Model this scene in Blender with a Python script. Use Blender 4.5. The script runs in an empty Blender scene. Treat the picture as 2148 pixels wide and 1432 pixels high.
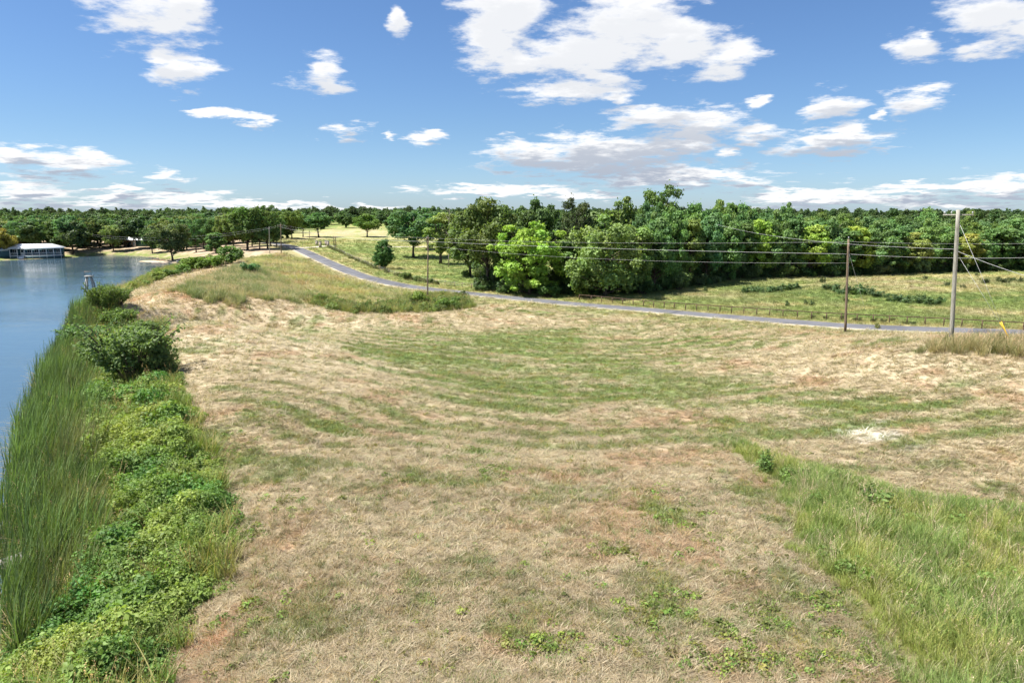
import bpy, math, random
import numpy as np
from mathutils import Vector

random.seed(7)
RNG = np.random.default_rng(11)
SC = bpy.context.scene
COL = SC.collection
R = math.radians

# ------------------------------------------------------------------ camera
S = 1.25                                   # metres per unit of the height plan below
CAMZ = 12.0 * S
FPX, CX, CY, HORIZON = 1500.0, 1074.0, 716.0, 450.0
PITCH = math.atan((CY - HORIZON) / FPX)
cam = bpy.data.cameras.new('camera')
cam.sensor_width = 36.0
cam.lens = FPX / 2148.0 * 36.0
cam.clip_start = 0.1
cam.clip_end = 20000.0
camo = bpy.data.objects.new('camera', cam)
COL.objects.link(camo)
camo.location = (0, 0, CAMZ)
camo.rotation_euler = (math.pi / 2 - PITCH, 0, 0)
SC.camera = camo

# ------------------------------------------------------------------ light
SUN_EL, SUN_AZ = R(60), R(-96)             # azimuth clockwise from +Y (straight ahead)
SKY_STRENGTH, SUN_STRENGTH, EXPOSURE = 0.054, 5.0, 1.2
SC.view_settings.view_transform = 'Standard'
SC.view_settings.look = 'None'
SC.view_settings.gamma = 1.0
SC.view_settings.use_curve_mapping = False
SC.view_settings.exposure = EXPOSURE
SC.cycles.max_bounces = 5
SC.cycles.diffuse_bounces = 3
SC.cycles.glossy_bounces = 2
SC.cycles.transmission_bounces = 4
SC.cycles.use_adaptive_sampling = True
SC.cycles.adaptive_threshold = 0.02

sl = bpy.data.lights.new('sun', 'SUN')
sl.energy = SUN_STRENGTH
sl.angle = R(0.53)
sl.color = (1.0, 0.955, 0.88)
so = bpy.data.objects.new('sun', sl)
COL.objects.link(so)
sdir = Vector((math.sin(SUN_AZ) * math.cos(SUN_EL), math.cos(SUN_AZ) * math.cos(SUN_EL), math.sin(SUN_EL)))
so.rotation_euler = (-sdir).to_track_quat('-Z', 'Y').to_euler()
so.location = sdir * 200


def ray(px, py):
    X = (px - CX) / FPX
    Y = (CY - py) / FPX
    c, s = math.cos(PITCH), math.sin(PITCH)
    return np.array([X, c + Y * s, -s + Y * c])


class NT:
    """small helper for building node trees"""
    def __init__(self, tree):
        self.t = tree
        tree.nodes.clear()

    def n(self, typ, ins=None, **kw):
        nd = self.t.nodes.new(typ)
        for k, v in kw.items():
            setattr(nd, k, v)
        for k, v in (ins or {}).items():
            s = nd.inputs[k]
            if isinstance(v, bpy.types.NodeSocket):
                self.t.links.new(v, s)
            elif isinstance(v, bpy.types.Node):
                self.t.links.new(v.outputs[0], s)
            else:
                s.default_value = v
        return nd

    def m(self, op, a, b=0.0, c=None, clamp=False):
        ins = {0: a, 1: b}
        if c is not None:
            ins[2] = c
        return self.n('ShaderNodeMath', ins, operation=op, use_clamp=clamp).outputs[0]

    def v(self, op, a, b=None, c=None):
        ins = {0: a}
        if b is not None:
            ins[1] = b
        if c is not None:
            ins[2] = c
        return self.n('ShaderNodeVectorMath', ins, operation=op).outputs[0]

    def mix(self, fac, a, b, blend='MIX'):
        nd = self.n('ShaderNodeMix', data_type='RGBA', blend_type=blend)
        for i, v in ((0, fac), (6, a), (7, b)):
            if isinstance(v, bpy.types.NodeSocket):
                self.t.links.new(v, nd.inputs[i])
            else:
                nd.inputs[i].default_value = v
        return nd.outputs[2]

    def smooth(self, x, lo, hi):
        nd = self.n('ShaderNodeMapRange', {0: x, 1: lo, 2: hi, 3: 0.0, 4: 1.0}, interpolation_type='SMOOTHSTEP')
        return nd.outputs[0]

    def noise(self, vec, scale, detail=4.0, rough=0.5, col=False, lac=2.0):
        nd = self.n('ShaderNodeTexNoise', {'Scale': scale, 'Detail': detail, 'Roughness': rough, 'Lacunarity': lac})
        if vec is not None:
            self.t.links.new(vec, nd.inputs['Vector'])
        return nd.outputs['Color' if col else 'Fac']


# clouds: (px, py, half width px, half height px) of the cloud bodies seen in the sky, turned into bearings and elevations
CLOUDS = [
    (300, 20, 110, 52), (345, 60, 55, 34), (390, 5, 60, 22), (385, 148, 62, 26), (345, 128, 26, 14), (668, 152, 46, 30), (690, 175, 28, 16),
    (838, 40, 20, 24), (480, 246, 70, 10), (545, 252, 32, 9), (425, 240, 28, 8), (732, 274, 44, 15), (900, 284, 34, 13), (826, 284, 14, 7),
    (35, 322, 48, 17), (150, 342, 88, 22), (60, 402, 75, 18), (345, 370, 40, 12), (262, 394, 34, 11), (230, 412, 80, 9), (390, 416, 110, 11),
    (560, 430, 90, 8), (720, 438, 100, 7), (80, 430, 90, 6), (180, 428, 70, 5), (300, 434, 100, 6), (470, 428, 60, 6), (20, 416, 60, 5), (640, 434, 40, 5),
    (1060, 30, 78, 54), (1030, 85, 55, 45), (1075, 130, 90, 30), (1300, 70, 130, 70), (1220, 110, 110, 55), (1430, 85, 90, 50), (1530, 125, 55, 30), (1340, 25, 70, 30),
    (1200, 192, 108, 20), (1265, 160, 60, 18), (1290, 200, 40, 12),
    (1385, 248, 85, 26), (1480, 258, 95, 26), (1575, 278, 62, 16), (1595, 214, 27, 12),
    (1130, 322, 100, 24), (1290, 318, 170, 34), (1420, 305, 90, 24), (1230, 345, 150, 20), (1535, 318, 26, 13), (1400, 372, 175, 20), (1560, 378, 60, 10),
    (1740, 300, 105, 22), (1780, 280, 45, 18), (1748, 220, 46, 22), (1915, 212, 54, 24), (1850, 241, 18, 8),
    (1920, 90, 48, 26), (1940, 72, 30, 12), (2080, 30, 95, 48), (2060, 95, 48, 18), (2140, 60, 60, 30),
    (1040, 400, 150, 11), (1230, 411, 75, 8), (1180, 406, 40, 8), (1700, 412, 130, 14), (1830, 420, 150, 12), (1960, 392, 150, 9), (2110, 392, 110, 20), (2000, 432, 160, 6), (1640, 436, 90, 6),
]


def cloud_group(name, bodies):
    g = bpy.data.node_groups.new(name, 'ShaderNodeTree')
    g.interface.new_socket('Vector', in_out='INPUT', socket_type='NodeSocketVector')
    g.interface.new_socket('Body', in_out='OUTPUT', socket_type='NodeSocketFloat')
    T = NT(g)
    gi = T.n('NodeGroupInput')
    go = T.n('NodeGroupOutput')
    acc = None
    for az, el, sx, sy in bodies:
        p = T.v('MULTIPLY_ADD', gi.outputs[0], (sx, sy, 0), (-az * sx, -el * sy, 0))
        ln = T.n('ShaderNodeVectorMath', {0: p}, operation='LENGTH').outputs['Value']
        acc = ln if acc is None else T.m('SMOOTH_MIN', acc, ln, 0.25)
    g.links.new(T.m('SUBTRACT', 1.0, acc), go.inputs[0])
    return g


def build_world():
    w = bpy.data.worlds.new('World')
    SC.world = w
    w.use_nodes = True
    T = NT(w.node_tree)
    sky = T.n('ShaderNodeTexSky', sky_type='NISHITA', sun_disc=False, sun_elevation=SUN_EL, sun_rotation=SUN_AZ,
              altitude=150.0, air_density=1.0, dust_density=0.5, ozone_density=1.6)
    tc = T.n('ShaderNodeTexCoord')
    d = T.v('NORMALIZE', tc.outputs['Generated'])
    sep = T.n('ShaderNodeSeparateXYZ', {0: d})
    az = T.m('ARCTAN2', sep.outputs[0], sep.outputs[1])
    el = T.m('ARCSINE', sep.outputs[2])
    # white balance of the sky: a cooler rendering towards the horizon, the same all round
    gain = T.mix(T.smooth(el, R(-2), R(7)), (0.74, 0.96, 1.40, 1), (0.63, 0.825, 1.09, 1))
    skyc = T.mix(1.0, sky.outputs[0], gain, 'MULTIPLY')
    # noise lives on a flat cloud deck, so that far clouds are foreshortened
    inv = T.m('DIVIDE', 1.0, T.m('ADD', T.m('MAXIMUM', sep.outputs[2], 0.0), 0.13))
    deck = T.v('MULTIPLY', d, T.n('ShaderNodeCombineXYZ', {0: inv, 1: inv, 2: inv}).outputs[0])
    ae = T.n('ShaderNodeCombineXYZ', {0: az, 1: el, 2: 0.0}).outputs[0]
    wn = T.noise(deck, 3.4, 5.0, 0.60, col=True)
    warp = T.v('MULTIPLY', T.v('SUBTRACT', wn, (0.5, 0.5, 0.5)), (0.085, 0.040, 0))
    p0 = T.v('ADD', ae, warp)
    fine = T.noise(deck, 5.2, 8.0, 0.63)
    nz = T.m('MULTIPLY_ADD', fine, 2.9, -1.47)
    hor = T.smooth(el, R(-0.5), R(0.8))
    low = T.smooth(el, R(12), R(1.0))

    def colour(b0, b1):
        alpha = T.m('MULTIPLY', T.smooth(b0, -0.12, 0.62), hor)
        shade = T.smooth(b1, -0.15, 0.65)
        shade = T.m('MULTIPLY', shade, T.m('MULTIPLY_ADD', low, 0.68, 0.36))
        cc = T.mix(shade, (9.0, 9.0, 9.0, 1), (3.7, 4.15, 5.0, 1))
        out = T.mix(alpha, skyc, cc)
        return T.n('ShaderNodeBackground', {0: out, 1: SKY_STRENGTH}).outputs[0]
    bodies = []
    for px, py, rx, ry in CLOUDS:
        v = ray(px, py)
        k = math.cos(math.atan((px - CX) / FPX))
        bodies.append((math.atan2(v[0], v[1]), math.atan2(v[2], math.hypot(v[0], v[1])), FPX / (rx * k * k) * 0.82, FPX / ry * 0.80))
    edges = [R(a) for a in (-26, -16, -6, 3, 10, 17, 25)]
    lims = [R(-60)] + edges + [R(60)]
    shader = None
    for i in range(len(lims) - 1):
        sub = [b for b in bodies if b[0] + 1.7 / b[2] + 0.05 > lims[i] and b[0] - 1.7 / b[2] - 0.05 < lims[i + 1]]
        g = cloud_group('cloud_bodies_%d' % i, sub)
        b0 = T.m('ADD', T.n('ShaderNodeGroup', {0: p0}, node_tree=g).outputs[0], nz)
        up = T.v('ADD', p0, (-0.004, 0.015, 0))
        b1 = T.m('MULTIPLY_ADD', nz, 0.75, T.n('ShaderNodeGroup', {0: up}, node_tree=g).outputs[0])
        bg = colour(b0, b1)
        if shader is None:
            shader = bg
        else:
            shader = T.n('ShaderNodeMixShader', {0: T.m('GREATER_THAN', az, lims[i]), 1: shader, 2: bg}).outputs[0]
    # the same broken deck goes on above and beside
    gen = T.noise(deck, 1.1, 2.0, 0.5)
    far = T.m('MAXIMUM', T.smooth(T.m('ABSOLUTE', az), R(43), R(50)), T.smooth(el, R(21), R(26)))
    genb = T.m('MULTIPLY_ADD', T.m('SUBTRACT', 1.0, far), -3.0, T.m('MULTIPLY_ADD', gen, 5.0, -2.75))
    bo = T.m('ADD', genb, nz)
    outer = colour(bo, T.m('SUBTRACT', bo, 0.15))
    front = T.m('MULTIPLY', T.m('LESS_THAN', T.m('ABSOLUTE', az), R(43)), T.m('MULTIPLY', T.m('LESS_THAN', el, R(21)), T.m('GREATER_THAN', el, R(-1))))
    fin = T.n('ShaderNodeMixShader', {0: front, 1: outer, 2: shader})
    T.n('ShaderNodeOutputWorld', {0: fin.outputs[0]})


build_world()

# ------------------------------------------------------------------ noise and terrain


def _hash(ix, iy, seed):
    h = (ix.astype(np.int64) * 374761393 + iy.astype(np.int64) * 668265263 + seed * 1442695041) & 0xFFFFFFFF
    h = ((h ^ (h >> 13)) * 1274126177) & 0xFFFFFFFF
    h = h ^ (h >> 16)
    return (h & 0xFFFFFF) / float(0x1000000)


def vnoise(x, y, seed=0):
    x = np.asarray(x, float)
    y = np.asarray(y, float)
    ix, iy = np.floor(x), np.floor(y)
    fx, fy = x - ix, y - iy
    fx = fx * fx * (3 - 2 * fx)
    fy = fy * fy * (3 - 2 * fy)
    a = _hash(ix, iy, seed)
    b = _hash(ix + 1, iy, seed)
    c = _hash(ix, iy + 1, seed)
    d = _hash(ix + 1, iy + 1, seed)
    return (a * (1 - fx) + b * fx) * (1 - fy) + (c * (1 - fx) + d * fx) * fy


def fbm(x, y, octaves=4, seed=0, gain=0.5):
    s, a, t = 0.0, 1.0, 0.0
    for i in range(octaves):
        s = s + a * vnoise(np.asarray(x) * 2 ** i + 17.3 * i, np.asarray(y) * 2 ** i - 9.1 * i, seed + i)
        t += a
        a *= gain
    return s / t


def sstep(x, lo, hi):
    t = np.clip((x - lo) / (hi - lo), 0, 1)
    return t * t * (3 - 2 * t)


def at(px, py, z):
    """world point where the line of sight through a pixel of the plan meets height z (plan units)"""
    d = ray(px, py)
    t = (z * S - CAMZ) / d[2]
    return np.array([d[0] * t, d[1] * t, z * S])


SHORE_PX = [(-30, 1432), (25, 1230), (45, 1050), (70, 900), (105, 790), (140, 720), (180, 665), (230, 622), (290, 592), (350, 572), (400, 562), (436, 556),
            (440, 552), (410, 551), (360, 551), (310, 550), (285, 548.5), (300, 546.5), (335, 545), (330, 541), (290, 537), (240, 535), (200, 536), (130, 541.5), (60, 544), (0, 546), (-150, 549), (-400, 552)]
SHORE = np.array([at(a, b, 0)[:2] for a, b in SHORE_PX])
LAKE = np.vstack([[[-24, -40], [-20, 0]], SHORE, [[-420, 200], [-420, -40]]])


def seg_dist(x, y, poly, closed=True):
    n = len(poly)
    best = np.full(x.shape, 1e18)
    arg = np.zeros(x.shape)
    for i in range(n if closed else n - 1):
        a, b = poly[i], poly[(i + 1) % n]
        d = b - a
        L2 = max(d @ d, 1e-9)
        t = np.clip(((x - a[0]) * d[0] + (y - a[1]) * d[1]) / L2, 0, 1)
        q = (x - a[0] - t * d[0]) ** 2 + (y - a[1] - t * d[1]) ** 2
        upd = q < best
        best = np.where(upd, q, best)
        arg = np.where(upd, i + t, arg)
    return np.sqrt(best), arg


def inside(x, y, poly):
    r = np.zeros(x.shape, bool)
    n = len(poly)
    for i in range(n):
        x1, y1 = poly[i]
        x2, y2 = poly[(i + 1) % n]
        if y1 == y2:
            continue
        c = ((y1 > y) != (y2 > y)) & (x < (x2 - x1) * (y - y1) / (y2 - y1) + x1)
        r ^= c
    return r


def sdist(x, y, poly):
    d, _ = seg_dist(x, y, poly)
    return np.where(inside(x, y, poly), -d, d)


ROAD_PX = [(2900, 716, 0.9), (2500, 709, 0.7), (2148, 697, 0.55), (1960, 691, 0.35), (1773, 683, 0.15), (1500, 662, -0.2), (1350, 649, -0.4), (1200, 637, -0.6), (1000, 617, -0.8), (900, 606, -0.85),
           (830, 596, -0.7), (760, 579, -0.3), (720, 564, 0.2), (680, 547, 0.9), (650, 533, 1.6), (625, 522, 2.2), (605, 515.5, 2.6), (585, 512, 2.8), (560, 509, 2.9)]
ROAD = np.array([at(*p) for p in ROAD_PX])


def smooth_path(P, n=8):
    P = np.asarray(P)
    Q = np.vstack([2 * P[0] - P[1], P, 2 * P[-1] - P[-2]])
    out = []
    for i in range(1, len(Q) - 2):
        for k in range(n):
            t = k / n
            out.append(0.5 * ((2 * Q[i]) + (-Q[i - 1] + Q[i + 1]) * t + (2 * Q[i - 1] - 5 * Q[i] + 4 * Q[i + 1] - Q[i + 2]) * t * t
                              + (-Q[i - 1] + 3 * Q[i] - 3 * Q[i + 1] + Q[i + 2]) * t ** 3))
    out.append(Q[-2])
    return np.array(out)


ROADC = smooth_path(ROAD, 6)

CTRL_PX = [
    (700, 1432, 2.5), (1074, 1432, 2.5), (1500, 1432, 2.3), (2100, 1432, 1.7), (330, 1432, 2.2), (150, 1432, 1.2),
    (700, 1100, 2.4), (1074, 1100, 2.15), (1500, 1100, 1.9), (2000, 1100, 1.4), (2300, 1150, 1.3), (520, 1100, 2.3), (300, 1100, 1.2),
    (600, 900, 2.3), (820, 900, 1.7), (1074, 900, 1.2), (1500, 900, 1.15), (2000, 900, 1.6), (430, 880, 2.3), (250, 880, 1.2),
    (500, 780, 2.3), (700, 780, 1.5), (1000, 780, 0.4), (1150, 780, 0.15), (1400, 780, 0.4), (1700, 780, 1.3), (2050, 780, 2.3), (350, 740, 2.2),
    (420, 680, 2.3), (600, 700, 1.4), (800, 700, 0.1), (1100, 690, -0.6), (1400, 690, -0.25), (1700, 715, 0.9), (1995, 718, 3.0), (2148, 730, 2.9), (1860, 722, 2.0),
    (300, 650, 2.4), (250, 648, 2.0), (400, 590, 2.5), (480, 548, 2.4), (540, 530, 2.4), (350, 615, 2.5),
    (600, 560, 1.7), (700, 600, 0.2), (620, 640, 0.6), (700, 645, -0.7), (850, 645, -0.9), (960, 640, -0.85), (550, 570, 2.2), (520, 620, 1.9), (450, 620, 2.3),
    (660, 575, 0.9),
    (680, 502, 3.3), (760, 490, 4.0), (680, 487, 4.5), (850, 482, 4.2), (760, 540, 0.7), (860, 542, 0.0), (905, 522, 1.2), (960, 518, 1.5), (1000, 560, -0.4), (850, 575, -0.5),
    (1100, 615, -0.6), (1450, 622, -0.4), (1700, 600, -0.2), (2148, 600, 0.2), (2300, 640, 0.3), (1700, 640, 0.0), (2148, 565, 0.5), (1560, 580, 0.0), (1700, 578, 0.0), (1900, 570, 0.3), (2400, 565, 0.6),
    (100, 527, 1.1), (300, 522, 1.4), (450, 526, 1.8), (200, 513, 1.9), (80, 541, 0.4), (400, 544, 0.6), (360, 549.5, 0.25), (0, 530, 1.1), (-200, 533, 1.2), (500, 520, 2.3), (550, 514, 2.6), (300, 508, 2.2),
]
CTRL = [at(*p) for p in CTRL_PX] + [p + np.array([0, 0, -0.02]) for p in ROAD]
CTRL += [np.array([a, b, 0.0]) for a, b in SHORE]
for x, y, z in [(-60, 40, -2), (-45, 90, -2), (-90, 150, -2), (-150, 60, -2), (-200, 200, -1.5), (-110, 215, -1.5), (-35, 30, -2), (-300, 100, -2), (-28, 5, -1), (-100, -20, -2),
                (0, 0, 3.2), (20, 5, 2.6), (-8, 5, 3.1), (0, -40, 3.2), (40, 0, 1.9), (60, 30, 1.8), (90, 60, 2.5), (60, -40, 2.0), (-15, 0, 0.8),
                (-300, 400, 4), (-100, 400, 5), (100, 420, 5), (300, 400, 3), (400, 200, 1.5), (450, 0, 2), (-450, 330, 3), (0, 700, 7), (600, 700, 5), (-600, 700, 5), (120, 300, 2.5), (220, 300, 1.5),
                (0, 1500, 8), (1500, 1500, 6), (-1500, 1500, 6), (1500, 0, 4), (-1500, 0, 4), (0, -1500, 4), (-700, 200, 3), (0, -300, 3), (1500, -1500, 4), (-1500, -1500, 4)]:
    CTRL.append(np.array([x, y, z * 1.0]))
CTRL = np.array(CTRL)
_c = 7.0


def _phi(d2):
    return np.sqrt(d2 + _c * _c)


def _solve():
    P = CTRL[:, :2]
    n = len(P)
    d2 = ((P[:, None] - P[None]) ** 2).sum(-1)
    A = np.zeros((n + 3, n + 3))
    A[:n, :n] = -_phi(d2) + np.eye(n) * 0.15
    Q = np.hstack([np.ones((n, 1)), P / 100])
    A[:n, n:] = Q
    A[n:, :n] = Q.T
    b = np.zeros(n + 3)
    b[:n] = CTRL[:, 2]
    return np.linalg.solve(A, b)


_W = _solve()


def base_h(x, y):
    x = np.asarray(x, float)
    y = np.asarray(y, float)
    out = _W[-3] + _W[-2] * x / 100 + _W[-1] * y / 100
    for i in range(len(CTRL)):
        out = out - _W[i] * _phi((x - CTRL[i, 0]) ** 2 + (y - CTRL[i, 1]) ** 2)
    return out


def H(x, y):
    x = np.atleast_1d(np.asarray(x, float))
    y = np.atleast_1d(np.asarray(y, float))
    z = base_h(x, y)
    z = z + (fbm(x / 5, y / 5, 3, 5) - 0.5) * 0.22 + (fbm(x / 0.9, y / 0.9, 2, 9) - 0.5) * 0.07
    d = sdist(x, y, LAKE)
    zin = np.minimum(z, -0.06 - 0.10 * np.minimum(-d, 18))
    zout = np.where(d < 10, np.maximum(z, 0.05 + 0.06 * np.minimum(d, 6)), z)
    z = np.where(d < 0, zin, zout)
    near = (np.abs(x) < 260) & (y > 60) & (y < 420)
    if near.any():
        dr, arg = seg_dist(x[near], y[near], ROADC[:, :2], closed=False)
        i0 = np.clip(arg.astype(int), 0, len(ROADC) - 2)
        rz = ROADC[i0, 2] + (ROADC[i0 + 1, 2] - ROADC[i0, 2]) * (arg - i0)
        w = 1 - sstep(dr, 3.2, 8.5)
        z[near] = z[near] * (1 - w) + (rz - 0.09) * w
    return z


def G(px, py):
    """ground point seen through a pixel of the plan"""
    d = ray(px, py)
    if d[2] >= -1e-4:
        d = d.copy()
        d[2] = -1e-4
    t = np.geomspace(8, 900, 420)
    h = H(d[0] * t, d[1] * t)
    below = (CAMZ + d[2] * t) < h
    i = int(np.argmax(below)) if below.any() else len(t) - 1
    lo, hi = t[max(i - 1, 0)], t[i]
    tt = np.linspace(lo, hi, 40)
    h = H(d[0] * tt, d[1] * tt)
    below = (CAMZ + d[2] * tt) < h
    j = int(np.argmax(below)) if below.any() else len(tt) - 1
    return np.array([d[0] * tt[j], d[1] * tt[j], h[j]])


def up_at(P, py):
    """height above P at which a plumb line over P crosses image row py"""
    Y = (CY - py) / FPX
    c, s = math.cos(PITCH), math.sin(PITCH)
    # point (x, y, z): ((y)*s + (z-CAMZ)*c) / (y*c - (z-CAMZ)*s) = Y
    y = P[1]
    dz = (Y * y * c - y * s) / (c + Y * s)
    return CAMZ + dz - P[2]


def on_ray(px, py, y):
    d = ray(px, py)
    t = y / d[1]
    return np.array([d[0] * t, y, CAMZ + d[2] * t])


def poly_from(px_list):
    return np.array([G(a, b)[:2] for a, b in px_list])

# ------------------------------------------------------------------ mesh helpers


def mesh_np(name, V, F, mat=None, smooth=False, attrs=None):
    """V (n,3), F (m,k) array or list of arrays"""
    me = bpy.data.meshes.new(name)
    V = np.asarray(V, np.float32)
    Fs = F if isinstance(F, list) else [F]
    Fs = [np.asarray(f, np.int32) for f in Fs if len(f)]
    me.vertices.add(len(V))
    me.vertices.foreach_set('co', V.ravel())
    if Fs:
        loops = np.concatenate([f.ravel() for f in Fs])
        sizes = np.concatenate([np.full(len(f), f.shape[1], np.int32) for f in Fs])
        starts = np.concatenate([[0], np.cumsum(sizes)[:-1]]).astype(np.int32)
        me.loops.add(len(loops))
        me.loops.foreach_set('vertex_index', loops)
        me.polygons.add(len(sizes))
        me.polygons.foreach_set('loop_start', starts)
        if smooth:
            me.polygons.foreach_set('use_smooth', np.ones(len(sizes), bool))
    for nm, (typ, dom, data) in (attrs or {}).items():
        a = me.attributes.new(nm, typ, dom)
        key = {'FLOAT_COLOR': 'color', 'FLOAT_VECTOR': 'vector'}.get(typ, 'value')
        a.data.foreach_set(key, np.ascontiguousarray(data).ravel())
    me.update(calc_edges=True)
    if mat is not None:
        for m in (mat if isinstance(mat, (list, tuple)) else [mat]):
            me.materials.append(m)
    return me


def link(name, me, parent=None, loc=None, rot=None, scale=None):
    o = bpy.data.objects.new(name, me)
    COL.objects.link(o)
    if parent is not None:
        o.parent = parent
    if loc is not None:
        o.location = [float(v) for v in loc]
    if rot is not None:
        o.rotation_euler = rot
    if scale is not None:
        o.scale = scale if hasattr(scale, '__len__') else (scale,) * 3
    return o


def tag(o, label=None, cat=None, group=None, kind=None):
    if label:
        o['label'] = label
    if cat:
        o['category'] = cat
    if group:
        o['group'] = group
    if kind:
        o['kind'] = kind
    return o


class MB:
    """collects boxes, tubes and faces into one mesh"""
    def __init__(self):
        self.V, self.Q, self.T, self.n = [], [], [], 0

    def add(self, V, Q=(), T=()):
        V = np.asarray(V, float)
        self.V.append(V)
        if len(Q):
            self.Q.append(np.asarray(Q, int) + self.n)
        if len(T):
            self.T.append(np.asarray(T, int) + self.n)
        self.n += len(V)
        return self

    def box(self, a, b, rz=0.0, c=(0, 0, 0)):
        (x0, y0, z0), (x1, y1, z1) = a, b
        V = np.array([[x0, y0, z0], [x1, y0, z0], [x1, y1, z0], [x0, y1, z0], [x0, y0, z1], [x1, y0, z1], [x1, y1, z1], [x0, y1, z1]], float)
        if rz:
            k, s = math.cos(rz), math.sin(rz)
            V[:, :2] = V[:, :2] @ np.array([[k, s], [-s, k]])
        V += np.array(c)
        return self.add(V, [[0, 3, 2, 1], [4, 5, 6, 7], [0, 1, 5, 4], [1, 2, 6, 5], [2, 3, 7, 6], [3, 0, 4, 7]])

    def tube(self, P, r, sides=6, cap=True):
        P = np.asarray(P, float)
        n = len(P)
        r = np.broadcast_to(np.asarray(r, float), (n,))
        d = np.gradient(P, axis=0)
        d /= np.linalg.norm(d, axis=1)[:, None] + 1e-9
        ref = np.where(np.abs(d[:, 2:3]) < 0.9, np.array([[0, 0, 1.0]]), np.array([[1.0, 0, 0]]))
        u = np.cross(d, ref)
        u /= np.linalg.norm(u, axis=1)[:, None] + 1e-9
        w = np.cross(d, u)
        a = np.arange(sides) * 2 * math.pi / sides
        V = (P[:, None] + r[:, None, None] * (np.cos(a)[None, :, None] * u[:, None] + np.sin(a)[None, :, None] * w[:, None])).reshape(-1, 3)
        i = np.arange(n - 1)[:, None] * sides
        j = np.arange(sides)[None]
        k = (j + 1) % sides
        Q = np.stack([i + j, i + sides + j, i + sides + k, i + k], -1).reshape(-1, 4)
        T = []
        if cap:
            V = np.vstack([V, P[:1], P[-1:]])
            a0, b0 = n * sides, n * sides + 1
            for q in range(sides):
                T.append([a0, q, (q + 1) % sides])
                T.append([b0, (n - 1) * sides + (q + 1) % sides, (n - 1) * sides + q])
        return self.add(V, Q, T)

    def mesh(self, name, mat, smooth=False, attrs=None):
        F = []
        if self.Q:
            F.append(np.vstack(self.Q))
        if self.T:
            F.append(np.vstack(self.T))
        return mesh_np(name, np.vstack(self.V), F, mat, smooth, attrs)

    def build(self, name, mat, parent=None, smooth=False, **kw):
        return link(name, self.mesh(name, mat, smooth), parent, **kw)


def empty(name, loc, rz=0.0, scale=None):
    o = bpy.data.objects.new(name, None)
    COL.objects.link(o)
    o.empty_display_size = 0.2
    o.location = [float(v) for v in loc]
    o.rotation_euler = (0, 0, rz)
    if scale is not None:
        o.scale = scale if hasattr(scale, '__len__') else (scale,) * 3
    return o

# ------------------------------------------------------------------ materials


def mat_new(name):
    m = bpy.data.materials.new(name)
    m.use_nodes = True
    return m, NT(m.node_tree)


def finish(T, shader, disp=None):
    o = T.n('ShaderNodeOutputMaterial', {0: shader})
    return o


def mat_plain(name, col, rough=0.7, var=0.18, scale=3.0, metal=0.0, bump=0.0, stretch=(1, 1, 1), spec=0.3):
    m, T = mat_new(name)
    tc = T.n('ShaderNodeTexCoord')
    v = T.v('MULTIPLY', tc.outputs['Object'], stretch)
    nz = T.noise(v, scale, 5.0, 0.6)
    lo = tuple(c * (1 - var * 1.6) for c in col) + (1,)
    hi = tuple(min(c * (1 + var * 1.2), 0.95) for c in col) + (1,)
    base = T.mix(T.smooth(nz, 0.25, 0.75), lo, hi)
    b = T.n('ShaderNodeBsdfPrincipled', {'Base Color': base, 'Roughness': rough, 'Metallic': metal, 'Specular IOR Level': spec})
    if bump:
        bm = T.n('ShaderNodeBump', {'Strength': bump, 'Distance': 0.02, 'Height': nz})
        T.t.links.new(bm.outputs[0], b.inputs['Normal'])
    finish(T, b.outputs[0])
    return m


def mat_leaf(name, source='OBJECT', rough=0.55, trans=0.40):
    """leaf colour = mesh attribute 'col' times the plant's own tint"""
    m, T = mat_new(name)
    a = T.n('ShaderNodeAttribute', attribute_name='col')
    if source == 'OBJECT':
        tint = T.n('ShaderNodeObjectInfo').outputs['Color']
    else:
        tint = T.n('ShaderNodeAttribute', attribute_name='tint', attribute_type='INSTANCER').outputs['Color']
    c = T.mix(1.0, a.outputs['Color'], tint, 'MULTIPLY')
    d = T.n('ShaderNodeBsdfPrincipled', {'Base Color': c, 'Roughness': rough, 'Specular IOR Level': 0.25})
    tr = T.n('ShaderNodeBsdfTranslucent', {0: T.mix(1.0, c, (1.15, 1.2, 0.55, 1), 'MULTIPLY')})
    mx = T.n('ShaderNodeMixShader', {0: trans, 1: d.outputs[0], 2: tr.outputs[0]})
    finish(T, mx.outputs[0])
    return m


M_LEAF = mat_leaf('tree_leaf')
M_LEAF_I = mat_leaf('scattered_leaf', 'INSTANCER', trans=0.36)
M_BLADE_I = mat_leaf('scattered_blade', 'INSTANCER', rough=0.5, trans=0.28)
M_BARK = mat_plain('bark', (0.085, 0.068, 0.052), 0.9, 0.35, 6.0, bump=0.6, stretch=(3, 3, 0.7))
M_BARK_PALE = mat_plain('pale_bark', (0.30, 0.27, 0.23), 0.9, 0.3, 6.0, bump=0.5, stretch=(3, 3, 0.7))


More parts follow.
